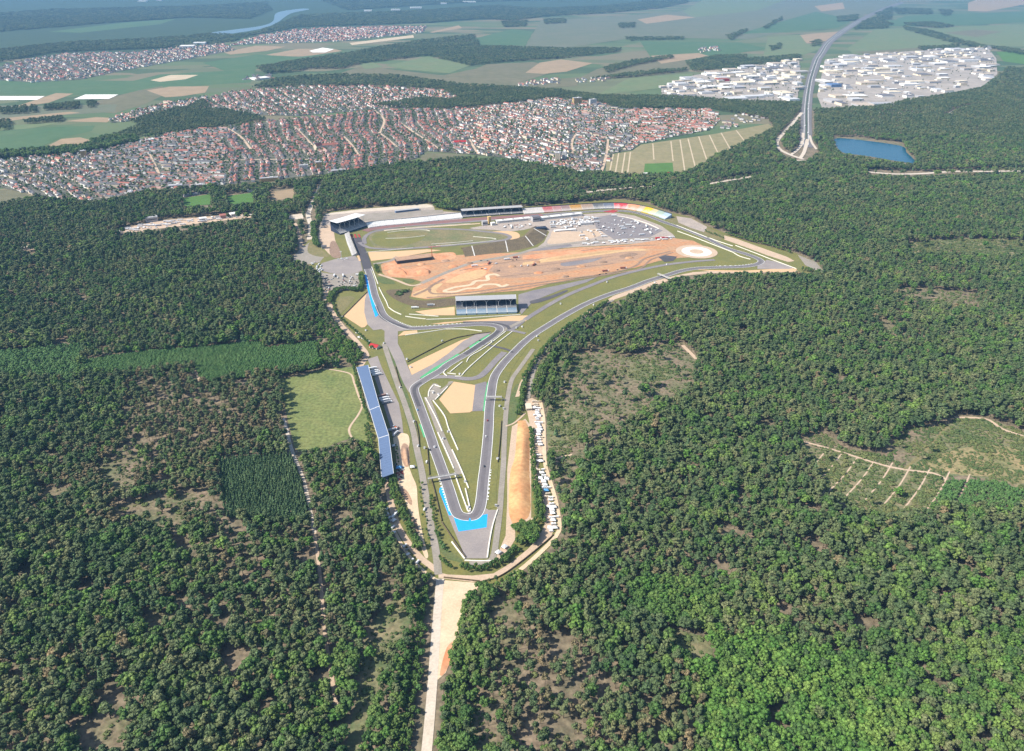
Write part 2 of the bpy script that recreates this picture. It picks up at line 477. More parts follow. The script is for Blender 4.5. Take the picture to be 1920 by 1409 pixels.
# far fields: (name, material, polygon in photo pixels)
FIELDS = [
 ('crop_dark', [(-400, -30), (1000, -50), (1290, -20), (1180, 18), (1000, 33), (700, 49), (480, 64), (300, 96), (-400, 135)]),
 ('crop_green', [(0, 150), (250, 152), (300, 140), (480, 130), (470, 155), (380, 160), (220, 178), (0, 178)]),
 ('crop_olive', [(180, 190), (260, 170), (305, 162), (305, 180), (270, 196), (215, 213), (180, 210)]),
 ('crop_green', [(0, 246), (60, 240), (178, 236), (172, 246), (110, 260), (80, 275), (0, 287)]),
 ('crop_grey', [(-60, 198), (60, 199), (220, 196), (215, 210), (0, 224), (-60, 226)]),
 ('soil_tan', [(30, 200), (105, 175), (138, 176), (92, 193), (45, 200)]),
 ('soil_tan', [(82, 278), (115, 261), (150, 258), (176, 265), (140, 274), (90, 280)]),
 ('soil_tan', [(0, 223), (130, 210), (150, 212), (0, 229)]),
 ('soil_tan', [(122, 228), (180, 220), (215, 222), (200, 230)]),
 ('soil_tan', [(275, 170), (318, 163), (392, 162), (385, 174), (342, 181), (310, 183)]),
 ('soil_sand', [(282, 151), (320, 141), (372, 141), (348, 149), (300, 154)]),
 ('crop_pale', [(212, 266), (255, 255), (282, 241), (300, 245), (262, 262), (222, 275)]),
 ('crop_pale', [(300, 251), (340, 233), (372, 233), (355, 245), (320, 253)]),
 ('crop_olive', [(-80, 362), (0, 357), (28, 355), (70, 374), (45, 384), (-80, 400)]),
 ('crop_pale', [(0, 237), (60, 233), (115, 231), (60, 241), (0, 246)]),
 ('crop_dark', [(0, 80), (90, 68), (180, 62), (330, 48), (420, 42), (330, 62), (180, 76), (60, 86)]),
 ('crop_green', [(90, 60), (240, 42), (330, 36), (300, 46), (150, 62)]),
 ('soil_tan', [(420, 99), (480, 86), (536, 88), (500, 96), (432, 103)]),
 ('soil_tan', [(500, 103), (560, 92), (625, 92), (642, 96), (575, 106), (520, 107)]),
 ('soil_sand', [(655, 81), (775, 66), (776, 71), (660, 85)]),
 ('soil_sand', [(250, 107), (308, 100), (314, 102), (262, 108)]),
 ('soil_tan', [(805, 61), (860, 48), (867, 53), (812, 62)]),
 ('crop_green', [(380, 118), (480, 103), (560, 107), (660, 97), (560, 117), (480, 130), (420, 133)]),
 ('crop_green', [(888, 73), (960, 55), (1000, 60), (985, 86), (902, 84)]),
 ('crop_olive', [(600, 150), (680, 124), (760, 134), (830, 142), (900, 128), (880, 150), (700, 160)]),
 ('crop_pale', [(722, 124), (800, 107), (884, 122), (842, 138), (762, 131)]),
 ('crop_pale', [(672, 120), (700, 117), (718, 126), (684, 130)]),
 ('crop_olive', [(822, 160), (912, 121), (1000, 117), (1062, 128), (985, 152), (880, 168)]),
 ('soil_tan', [(985, 137), (1012, 118), (1052, 112), (1112, 119), (1062, 135), (1020, 139)]),
 ('crop_grey', [(1015, 38), (1130, 33), (1270, 22), (1325, 10), (1335, -10), (1720, -10), (1600, 36), (1400, 74), (1200, 70), (1060, 90), (985, 88), (1000, 62)]),
 ('crop_pale', [(1280, 22), (1335, -10), (1500, -10), (1420, 20), (1300, 33)]),
 ('soil_tan', [(1195, 37), (1250, 28), (1305, 33), (1212, 45)]),
 ('crop_green', [(1200, 78), (1390, 80), (1440, 92), (1300, 112), (1220, 108)]),
 ('crop_olive', [(1080, 150), (1120, 130), (1230, 108), (1300, 115), (1290, 135), (1180, 146)]),
 ('soil_tan', [(1220, 105), (1310, 100), (1330, 106), (1240, 120)]),
 ('soil_tan', [(1527, 12), (1580, 5), (1584, 17), (1540, 22)]),
 ('soil_tan', [(1815, 6), (1850, -8), (1925, -8), (1925, 8), (1850, 22), (1815, 21)]),
 ('crop_green', [(1385, 64), (1530, 22), (1600, 38), (1572, 52), (1452, 62)]),
 ('soil_tan', [(1498, 66), (1578, 59), (1562, 76), (1512, 82)]),
 ('crop_pale', [(1440, 70), (1500, 66), (1512, 82), (1545, 90), (1500, 106), (1430, 110)]),
 ('crop_pale', [(1588, 92), (1640, 56), (1700, 52), (1792, 82), (1720, 92), (1600, 102)]),
 ('crop_olive', [(1600, 98), (1720, 90), (1800, 84), (1780, 90), (1640, 104)]),
 ('crop_pale', [(1690, 58), (1760, 52), (1960, 44), (1960, 88), (1852, 88), (1782, 76)]),
 ('crop_olive', [(1770, 62), (1830, 56), (1880, 60), (1830, 70)]),
 ('pitch_green', [(1868, 98), (1960, 92), (1960, 126), (1882, 116)]),
 ('crop_green', [(1640, 50), (1700, 30), (1960, 20), (1960, 40), (1760, 50)]),
 ('crop_pale', [(1120, 178), (1180, 147), (1300, 138), (1292, 160), (1240, 166), (1150, 176)]),
 ('crop_olive', [(862, 160), (1000, 152), (1090, 145), (1080, 162), (960, 170), (882, 176)]),
 ('soil_tan', [(880, 160), (900, 157), (905, 163), (882, 165)]),
 ('crop_olive', [(783, 301), (800, 288), (868, 291), (878, 298), (800, 309)]),
]
for i, (m_, p_) in enumerate(FIELDS):
    sheet('field', p_, m_, .25 + .012 * i)
for p_ in ([(-60, 181), (84, 181), (70, 188), (-60, 189)], [(138, 187), (160, 178), (222, 178), (205, 186)], [(580, 96), (605, 90), (626, 93), (610, 99), (586, 99)]):
    sheet('foil_covered_field', p_, 'foil_white', 4.2)

# stubble field with strips beside the town, and the sports pitches
STUB = [(1135, 328), (1137, 305), (1150, 290), (1185, 284), (1202, 272), (1340, 252), (1440, 233), (1452, 240), (1400, 268), (1340, 298), (1300, 315), (1275, 331), (1190, 333)]
sheet('stubble_field', STUB, 'stubble', 3.5)
for a, b in (((1150, 290), (1142, 328)), ((1160, 288), (1153, 330)), ((1172, 287), (1165, 331)), ((1182, 286), (1176, 331)), ((1224, 270), (1226, 300)), ((1258, 266), (1262, 303)),
             ((1275, 263), (1284, 322)), ((1290, 261), (1303, 312)), ((1310, 257), (1326, 303)), ((1330, 254), (1348, 292)), ((1352, 250), (1370, 282)), ((1380, 245), (1398, 268))):
    ribbon('field_strip', [a, b], 4.5, 'soil_sand', 3.6, keep=False)
sheet('sports_pitch', [(1209, 308), (1261, 306), (1263, 325), (1207, 327)], 'pitch_green', 3.7)
sheet('sports_pitch', [(343, 372), (394, 365), (396, 384), (345, 388)], 'pitch_green', .6)
sheet('sports_pitch', [(425, 368), (475, 362), (478, 380), (428, 385)], 'pitch_green', .6)
sheet('sports_pitch', [(504, 361), (552, 355), (551, 372), (507, 378)], 'soil_tan', .6)

# lake, river
sheet('lake_shore', [(1562, 259), (1600, 258.5), (1690, 270), (1704, 286), (1719, 304), (1710, 308), (1623, 294.5), (1580, 288), (1566, 275)], 'scrub_soil', .6, True)
LAKE = [(1565, 261), (1600, 262), (1687, 274), (1700, 287), (1716, 303), (1709, 307), (1623, 293), (1581, 287), (1568, 274)]
sheet('lake', LAKE, 'water', .9, True)
sheet('river', [(395, 62), (440, 56), (490, 49), (512, 40), (520, 24), (562, 17), (580, 18), (545, 26), (520, 43), (492, 54), (440, 63), (400, 68)], 'river', 4.6, True)

# town ground, industrial yards
TOWNS = {
 'main': [(0, 302), (60, 292), (150, 289), (200, 281), (270, 263), (330, 249), (420, 240), (520, 226), (640, 216), (700, 206), (800, 206), (870, 206), (960, 196), (1040, 186),
          (1130, 196), (1160, 206), (1330, 206), (1350, 225), (1330, 244), (1200, 270), (1185, 282), (1150, 288), (1130, 322), (1070, 322), (1000, 308), (960, 298), (880, 290), (800, 284),
          (780, 298), (740, 308), (690, 317), (600, 328), (480, 342), (400, 350), (330, 356), (250, 362), (200, 376), (150, 378), (70, 368), (0, 352), (-150, 345), (-150, 320)],
 'upper': [(370, 192), (430, 173), (560, 164), (700, 163), (830, 170), (858, 184), (820, 199), (700, 205), (560, 218), (470, 216), (420, 206), (370, 206)],
 'strip': [(203, 224), (260, 206), (330, 191), (388, 181), (380, 196), (300, 215), (240, 228), (208, 231)],
 'west': [(-120, 130), (0, 126), (60, 111), (130, 101), (250, 99), (420, 83), (440, 95), (360, 110), (240, 131), (150, 150), (60, 155), (0, 151), (-120, 160)],
 'far': [(430, 86), (480, 69), (560, 56), (700, 51), (800, 51), (790, 62), (640, 78), (480, 83)],
}
for k, p_ in TOWNS.items():
    sheet('town_ground', p_, 'town_ground', 3.0)
IND = {'left': [(1240, 163), (1300, 142), (1400, 126), (1498, 112), (1503, 150), (1494, 190), (1400, 191), (1280, 187), (1240, 181)],
       'right': [(1547, 112), (1600, 105), (1700, 97), (1850, 88), (1868, 110), (1870, 140), (1840, 164), (1750, 180), (1640, 200), (1542, 205), (1532, 180)]}
for k, p_ in IND.items():
    sheet('industrial_yard', p_, 'yard', 3.1)

# roads beyond the forest
def px_strip(name, L, R, material, z):
    return sheet(name, L + R[::-1], material, z)
px_strip('motorway', [(1498, 275), (1501, 240), (1502, 209), (1506, 177), (1513, 145), (1523, 112), (1531, 100), (1545, 80), (1574, 58), (1606, 38), (1628, 27), (1658, 14), (1690, 4)],
         [(1524, 278), (1522, 240), (1522, 209), (1524, 177), (1530, 145), (1541, 112), (1549, 100), (1562, 80), (1587, 60), (1616, 41), (1638, 29), (1665, 17), (1695, 6)], 'motorway', 4.8)
for side in (-1, 1):
    o = ribbon('motorway_marking', [(1511, 272), (1512, 240), (1512, 209), (1515, 177), (1521, 145), (1532, 112), (1540, 100), (1553, 80), (1580, 59), (1611, 39)], 1.6, 'paint_white', 4.9, off=side * 9.0, keep=False)
ribbon('motorway_verge', [(1511, 272), (1512, 240), (1512, 209), (1515, 177), (1521, 145), (1532, 112), (1540, 100), (1553, 80), (1580, 59), (1611, 39)], 4.5, 'crop_dark', 4.9, keep=False)
RIBBONS.append(([G(*p)[:2] for p in [(1511, 276), (1512, 240), (1512, 209), (1515, 177), (1521, 145), (1532, 112), (1540, 100), (1553, 80), (1580, 59), (1611, 39), (1661, 15)]], 26))
RAMPS = [([(1503, 212), (1490, 228), (1474, 245), (1457, 266), (1461, 280), (1481, 291), (1507, 300)], 15), ([(1506, 250), (1504, 268), (1495, 282), (1483, 291)], 11),
         ([(1514, 262), (1508, 285), (1500, 298)], 13), ([(1518, 255), (1522, 268), (1531, 281)], 9)]
for p_, w_ in RAMPS:
    ribbon('slip_road', p_, w_, 'gravel_road', 5.4)
ROADS = [([(1080, 364), (1150, 355), (1225, 349), (1300, 349), (1360, 340), (1412, 331), (1480, 318)], 11), ([(1450, 312), (1500, 301), (1560, 314), (1628, 324)], 10),
         ([(1626, 323), (1680, 327), (1730, 326), (1790, 322), (1850, 322), (1980, 320)], 16), ([(1642, 211), (1700, 213), (1765, 218), (1790, 208), (1818, 199)], 15),
         ([(580, 450), (583, 425), (578, 405), (582, 390), (590, 372), (600, 352), (612, 340)], 13)]
for p_, w_ in ROADS:
    ribbon('road', p_, w_, 'gravel_road', .5)
STREETS = [[(636, 250), (650, 262), (662, 276), (673, 293)], [(710, 249), (725, 260), (744, 276)], [(748, 229), (775, 248), (800, 264), (822, 279)], [(880, 262), (888, 276), (897, 290)],
           [(552, 238), (570, 256), (590, 278)], [(1082, 250), (1073, 265), (1073, 290)], [(1140, 262), (1137, 290), (1128, 322)], [(420, 238), (450, 256), (470, 280)],
           [(300, 330), (290, 310), (280, 290)], [(0, 330), (120, 322), (240, 312), (360, 305), (480, 300), (600, 300)], [(700, 206), (720, 225), (712, 250)]]
for p_ in STREETS:
    ribbon('street', p_, 9, 'sand_lane', 3.3)

# ================================================================== the circuit grounds
CIRCUIT = [(815, 1087), (790, 1072), (765, 1042), (745, 1010), (728, 985), (722, 950), (735, 910), (722, 900), (712, 893), (704, 850), (697, 815), (689, 785), (680, 752), (672, 715), (666, 688),
           (690, 668), (684, 654), (668, 630), (650, 612), (634, 592), (622, 565), (610, 540), (602, 520), (592, 505), (572, 492), (545, 487), (558, 470), (578, 452), (584, 436), (600, 428), (606, 404),
           (612, 398), (680, 391), (760, 386), (800, 382), (812, 385), (850, 397), (866, 398), (985, 388), (1060, 382), (1130, 376), (1160, 374), (1210, 380), (1252, 398), (1290, 406), (1330, 426),
           (1400, 452), (1490, 474), (1535, 494), (1545, 512), (1500, 512), (1400, 510), (1330, 513), (1270, 519), (1190, 549), (1140, 574), (1100, 594), (1060, 624), (1030, 650),
           (1005, 680), (993, 700), (987, 730), (992, 748), (1013, 748), (1020, 790), (1022, 850), (1034, 905), (1047, 950), (1051, 992), (1030, 1028), (985, 1066), (945, 1092), (900, 1098), (870, 1094)]
sheet('circuit_grounds', CIRCUIT, 'grass_olive', .12)
MEADOW = [(522, 710), (560, 706), (582, 700), (610, 692), (666, 688), (673, 715), (681, 752), (690, 785), (697, 815), (703, 850), (696, 846), (688, 832), (660, 822), (640, 828), (615, 838), (560, 848), (552, 838), (540, 790), (530, 740)]
sheet('meadow', MEADOW, 'meadow', .16)
ribbon('meadow_path', [(606, 692), (630, 695), (657, 702), (664, 718), (672, 742), (679, 760), (672, 778), (655, 804), (660, 822), (667, 832)], 3.2, 'sand_lane', .3)
Z1, Z2, Z3, Z4, Z5, Z6, Z7 = .18, .24, .30, .36, .42, .48, .54
GROUND = [
 # name, material, z, polygon, smooth
 ('verge', 'grass_green', Z1, [(722, 648), (730, 650), (745, 690), (758, 720), (770, 755), (782, 800), (790, 850), (797, 900), (806, 940), (815, 985), (830, 1015), (845, 1035), (868, 1050), (866, 1056), (840, 1050), (820, 1030), (806, 990), (797, 950), (788, 905), (778, 860), (768, 810), (755, 765), (735, 710), (722, 670)], False),
 ('car_park', 'asphalt_light', Z2, [(689, 674), (708, 668), (716, 690), (735, 730), (748, 757), (754, 790), (757, 820), (738, 822), (729, 792), (712, 737), (697, 692)], False),
 ('sand_yard', 'sand_pale', Z3, [(738, 818), (762, 814), (768, 830), (763, 860), (772, 890), (781, 912), (783, 940), (786, 965), (794, 1010), (803, 1042), (797, 1046), (788, 1020), (780, 985), (768, 960), (758, 935), (748, 910), (744, 885), (742, 850)], True),
 ('sand_yard', 'earth_mauve', Z4, [(757, 832), (766, 838), (768, 858), (768, 872), (760, 876), (753, 860), (752, 842)], True),
 ('rubble_ground', 'earth_brown', Z4, [(768, 972), (776, 970), (783, 985), (785, 1000), (778, 998), (770, 985)], True),
 ('rubble_ground', 'earth_mauve', Z4, [(750, 915), (762, 920), (772, 938), (770, 948), (756, 930)], True),
 ('sand_mound_base', 'sand_lane', Z2, [(951, 880), (960, 800), (985, 786), (996, 800), (996, 972), (985, 982), (966, 992), (966, 1012), (955, 1030), (944, 1040), (935, 1050), (928, 1052), (935, 1035), (948, 1005), (951, 940)], False),
 ('camp_lane', 'sand_lane', Z2, [(984, 750), (998, 747), (1009, 752), (1018, 790), (1020, 860), (1013, 860), (1008, 880), (1022, 920), (1036, 950), (1042, 985), (1034, 1005), (1000, 1038), (962, 1068), (928, 1086), (886, 1092), (836, 1086), (822, 1084), (822, 1074), (840, 1078), (885, 1080), (925, 1076), (955, 1058), (990, 1030), (1012, 1006), (1021, 985), (1017, 955), (1005, 915), (1000, 880), (997, 830), (992, 790)], False),
 ('verge', 'grass_green', Z3, [(960, 735), (972, 720), (976, 745), (974, 765), (968, 785), (954, 800), (954, 770)], True),
 ('sand_strip', 'sand_lane', Z3, [(1150, 556), (1100, 585), (1060, 613), (1020, 650), (990, 690), (974, 720), (966, 745), (974, 744), (980, 722), (997, 692), (1026, 654), (1064, 620), (1104, 592), (1152, 563)], False),
 ('sand_strip', 'sand_lane', Z3, [(1260, 519), (1300, 511), (1330, 509), (1400, 508), (1495, 508), (1500, 511), (1400, 512), (1330, 513), (1280, 518), (1190, 549), (1150, 563), (1148, 556), (1186, 543), (1230, 527)], False),
 ('gravel_trap', 'gravel_trap', Z4, [(1300, 505), (1330, 507), (1400, 508), (1480, 503), (1495, 505), (1490, 510), (1400, 511), (1330, 509)], False),
 ('runoff', 'asphalt_light', Z4, [(1420, 500), (1437, 488), (1450, 490), (1490, 503), (1480, 505), (1420, 505)], False),
 ('sand_bank', 'sand_lane', Z3, [(1358, 442), (1380, 448), (1430, 466), (1475, 482), (1490, 490), (1478, 492), (1440, 480), (1395, 463), (1358, 450)], False),
 ('service_area', 'service_road', Z3, [(1495, 478), (1530, 492), (1545, 510), (1536, 512), (1510, 498)], False),
 ('verge', 'grass_dry', Z2, [(1246, 412), (1268, 405), (1300, 410), (1330, 428), (1360, 444), (1350, 452), (1310, 437), (1276, 424)], False),
 ('service_area', 'paddock_tan', Z3, [(1268, 406), (1296, 410), (1326, 426), (1320, 436), (1295, 428), (1272, 418)], False),
 ('stand_apron', 'paddock_tan', Z1, [(608, 404), (680, 392), (812, 384), (816, 396), (866, 399), (866, 412), (690, 424), (640, 428), (622, 440), (600, 440), (598, 428)], False),
 ('lot', 'service_road', Z2, [(676, 402), (760, 396), (830, 394), (832, 400), (720, 412), (676, 416)], False),
 ('road', 'gravel_road', Z2, [(609, 401), (676, 393), (800, 383), (811, 385), (811, 389), (680, 398), (611, 404)], False),
 ('embankment', 'sand_lane', Z2, [(600, 432), (612, 422), (624, 430), (628, 448), (632, 470), (622, 480), (604, 462), (596, 446)], True),
 ('embankment', 'earth_brown', Z3, [(620, 455), (630, 455), (640, 480), (626, 484), (618, 474)], True),
 ('forecourt', 'service_road', Z2, [(545, 486), (560, 470), (580, 455), (598, 470), (610, 480), (600, 492), (580, 496), (560, 494)], False),
 ('forecourt', 'grass_dry', Z3, [(580, 456), (592, 452), (600, 466), (618, 480), (600, 482), (578, 474)], True),
 ('lorry_park', 'asphalt_light', Z3, [(603, 494), (630, 486), (665, 480), (676, 490), (680, 508), (655, 515), (620, 513), (602, 508)], False),
 ('lorry_park', 'service_road', Z2, [(596, 510), (620, 514), (680, 510), (684, 520), (690, 540), (676, 542), (640, 546), (622, 556), (612, 560), (603, 540)], False),
 ('forest_lane', 'sand_lane', Z2, [(604, 545), (616, 545), (622, 570), (632, 592), (645, 610), (655, 620), (678, 645), (692, 664), (688, 676), (678, 690), (672, 686), (682, 668), (668, 645), (645, 622), (628, 602), (615, 580), (606, 560)], True),
 ('lawn', 'grass_dry', Z3, [(632, 570), (638, 557), (660, 556), (666, 560), (648, 580), (634, 594)], False),
 ('gravel_trap', 'gravel_trap', Z4, [(689, 548), (684, 563), (683, 586), (689, 609), (684, 614), (678, 615), (644, 593)], False),
 ('runoff', 'asphalt_light', Z4, [(689, 546), (684, 563), (683, 586), (689, 609), (700, 620), (715, 618), (721, 621), (721, 640), (728, 652), (740, 677), (751, 706), (757, 720), (767, 737), (776, 730), (782, 716),
                                    (797, 702), (772, 704), (763, 684), (755, 662), (746, 645), (746, 622), (775, 618), (765, 612), (735, 600), (715, 580), (706, 548)], False),
 ('gravel_trap', 'gravel_trap', Z5, [(746, 631), (757, 622), (782, 620), (783, 625)], False),
 ('runoff', 'asphalt_light', Z4, [(772, 704), (790, 708), (835, 680), (895, 640), (922, 624), (895, 626), (868, 640), (812, 683)], False),
 ('gravel_trap', 'gravel_trap', Z5, [(765, 686), (772, 704), (811, 684), (840, 664), (869, 640), (884, 633), (864, 639)], False),
 ('runoff_paint', 'paint_green', Z6, [(787, 709), (814, 690), (841, 675), (857, 664.5), (863, 664.5), (845, 677), (792, 710)], False),
 ('runoff_paint', 'paint_green', Z6, [(879, 651), (915.7, 628), (919.8, 629), (882, 653.5)], False),
 ('gravel_trap', 'gravel_trap', Z4, [(806, 608.5), (833, 605), (855, 603.5), (909, 599), (960, 593), (1001, 592), (985, 603.6), (930, 603), (868, 604), (833, 608)], False),
 ('runoff', 'asphalt_track', Z4, [(868, 606), (900, 603), (936, 602.5), (985, 603), (972, 614), (963, 620), (947, 622), (929, 613)], False),
 ('runoff', 'asphalt_grey', Z4, [(890, 722), (911, 716), (916, 730), (909, 771), (885, 772)], False),
 ('gravel_trap', 'gravel_trap', Z5, [(851, 716.4), (891, 723), (885.6, 771), (881, 774), (844.3, 776), (823.3, 749.6)], False),
 ('runoff_paint', 'paint_green', Z5, [(914, 716), (908, 747), (905.5, 772), (910, 772), (913, 747), (917, 728)], False),
 ('infield_path', 'service_road', Z4, [(803, 733), (812, 720), (822, 722), (826, 730), (838, 722), (842, 716), (850, 717), (838, 727), (822, 746), (812, 752), (803, 745)], True),
 ('runoff', 'asphalt_light', Z4, [(824, 922), (838, 962), (850, 992), (864, 1025), (873, 1048), (914, 1048), (919, 1010), (925, 980), (933, 957), (916, 957), (905, 950), (870, 965), (843, 940), (830, 913)], False),
 ('runoff_paint', 'paint_blue', Z5, [(824.5, 916), (829.5, 913.5), (850, 966.5), (842, 967.5), (823.8, 923)], False),
 ('runoff_paint', 'paint_blue', Z5, [(850.5, 970.5), (862, 972), (882, 972), (900, 968), (914, 964.5), (912.5, 989.6), (885, 994), (859.7, 997.5)], False),
 ('runoff_paint', 'paint_blue', Z6, [(683.5, 515), (686.5, 516.5), (694.5, 540), (709.3, 591.5), (704, 595.5), (697, 574), (689, 542)], False),
 ('runoff_paint', 'paint_green', Z5, [(785.5, 795), (789.5, 797), (798, 820), (794.5, 821.5)], False),
 # inner field: paddock, works and karting site
 ('paddock', 'paddock_tan', Z2, [(880, 428), (930, 420), (1015, 411), (1092, 402), (1150, 399), (1190, 405), (1240, 424), (1262, 440), (1270, 452), (1180, 458), (1090, 463), (1000, 470), (1020, 455), (1030, 435), (1010, 425), (980, 432), (940, 436), (900, 434)], False),
 ('paddock', 'sand_lane', Z3, [(1032, 445), (1040, 433), (1082, 435), (1118, 430), (1130, 440), (1090, 452), (1030, 458)], True),
 ('paddock', 'asphalt_grey', Z4, [(1112, 409), (1147, 403), (1184, 411), (1219, 424), (1243, 433), (1219, 445), (1152, 450), (1118, 428)], False),
 ('works_road', 'asphalt_grey', Z3, [(1000, 468), (1030, 461), (1066, 456), (1074, 462), (1020, 472), (985, 476)], False),
 ('earthworks', 'earth_orange', Z3, [(714, 497), (737, 485), (760, 481), (810, 475), (850, 479), (905, 477), (985, 473), (1090, 464), (1180, 459), (1262, 447), (1300, 452), (1335, 470), (1330, 482), (1275, 484), (1235, 490), (1190, 503), (1120, 515), (1040, 530), (985, 545), (900, 551), (855, 556), (800, 562), (770, 557), (775, 540), (795, 530), (770, 523), (725, 520), (717, 512)], False),
 ('earthworks', 'earth_mauve', Z4, [(900, 492), (985, 474), (1060, 480), (1150, 474), (1210, 472), (1200, 484), (1170, 492), (1060, 510), (990, 520), (940, 522), (925, 512), (905, 505)], True),
 ('earthworks', 'earth_red', Z5, [(720, 500), (745, 490), (760, 505), (800, 500), (806, 515), (770, 520), (735, 518)], True),
 ('earthworks', 'earth_red', Z5, [(812, 478), (850, 474), (852, 486), (825, 488)], True),
 ('earthworks', 'earth_red', Z5, [(812, 530), (838, 513), (870, 503), (895, 496), (925, 495), (918, 506), (905, 520), (860, 528)], True),
 ('earthworks', 'earth_yellow', Z6, [(835, 530), (862, 516), (895, 507), (912, 509), (900, 522), (858, 530)], True),
 ('earthworks', 'earth_yellow', Z5, [(980, 498), (1067, 487), (1168, 473), (1222, 470), (1199, 466.5), (1155, 468), (1082, 481), (980, 493)], False),
 ('earthworks', 'earth_red', Z5, [(980, 480), (1080, 469), (1150, 465), (1240, 462), (1180, 468), (1082, 478), (980, 489)], False),
 ('earthworks', 'earth_yellow', Z5, [(772, 554), (800, 540), (830, 532), (818, 545), (830, 551), (900, 548), (880, 553), (800, 560)], True),
 ('works_pond', 'asphalt_drag', Z6, [(1233, 482), (1245, 479), (1270, 482), (1262, 490), (1246, 492)], False),
 ('dark_patch', 'earth_brown', Z6, [(1162, 480), (1185, 475), (1196, 478), (1170, 484)], True),
 ('dark_patch', 'asphalt_grey', Z6, [(1055, 493), (1110, 485), (1130, 483), (1110, 492), (1060, 500)], True),
 ('grass_bank', 'grass_green', Z4, [(708, 520), (725, 522), (742, 532), (720, 533), (710, 528)], True),
 ('grass_bank', 'grass_green', Z4, [(755, 525), (775, 524), (776, 530), (762, 531)], True),
 ('grass_bank', 'bank_brown', Z4, [(725, 545), (770, 545), (768, 560), (800, 564), (850, 560), (856, 572), (800, 578), (765, 572), (738, 560)], True),
 ('gravel_apron', 'gravel_trap', Z4, [(778, 585), (800, 582), (852, 576), (853, 592), (800, 592)], False),
 ('motorsport_pad', 'asphalt_grey', Z4, [(972, 553), (1000, 545), (1060, 533), (1120, 520), (1100, 530), (1050, 545), (1000, 565), (978, 590), (972, 580)], False),
 ('motorsport_pad', 'asphalt_rubber', Z5, [(995, 565), (1030, 556), (1060, 545), (1062, 548), (1030, 562), (1000, 570)], True),
 # Motodrom oval
 ('oval_grass', 'grass_oval', Z3, [(693, 440), (720, 432), (760, 431), (840, 430), (930, 432), (952, 440), (958, 448), (930, 456), (870, 461), (790, 466), (720, 467), (700, 462)], True),
 ('oval_grass', 'grass_olive', Z4, [(697, 446), (715, 436), (770, 434), (800, 440), (780, 455), (740, 463), (708, 460)], True),
 ('oval_grass', 'grass_dry', Z5, [(727, 441), (760, 436), (795, 436), (800, 441), (770, 446), (735, 447)], True),
 ('gravel_trap', 'gravel_trap', Z4, [(690, 473), (740, 472), (800, 468), (828, 470), (800, 474), (740, 485), (696, 490), (692, 480)], False),
 ('gravel_trap', 'gravel_trap', Z4, [(912, 436), (945, 434), (968, 436), (975, 444), (966, 450), (955, 449), (957, 443), (940, 438)], True),
 ('gravel_trap', 'gravel_trap', Z5, [(655, 444), (662, 443), (672, 470), (678, 490), (673, 490), (664, 468)], False),
 # infield grass of the track head
 ('verge', 'grass_olive', Z3, [(990, 650), (975, 670), (960, 692), (950, 720), (945, 770), (938, 840), (930, 920), (932, 950), (916, 956), (918, 900), (926, 800), (932, 720), (950, 690), (975, 660)], False),
]
for nm, m_, z_, p_, sm in GROUND:
    sheet(nm, p_, m_, z_, sm)

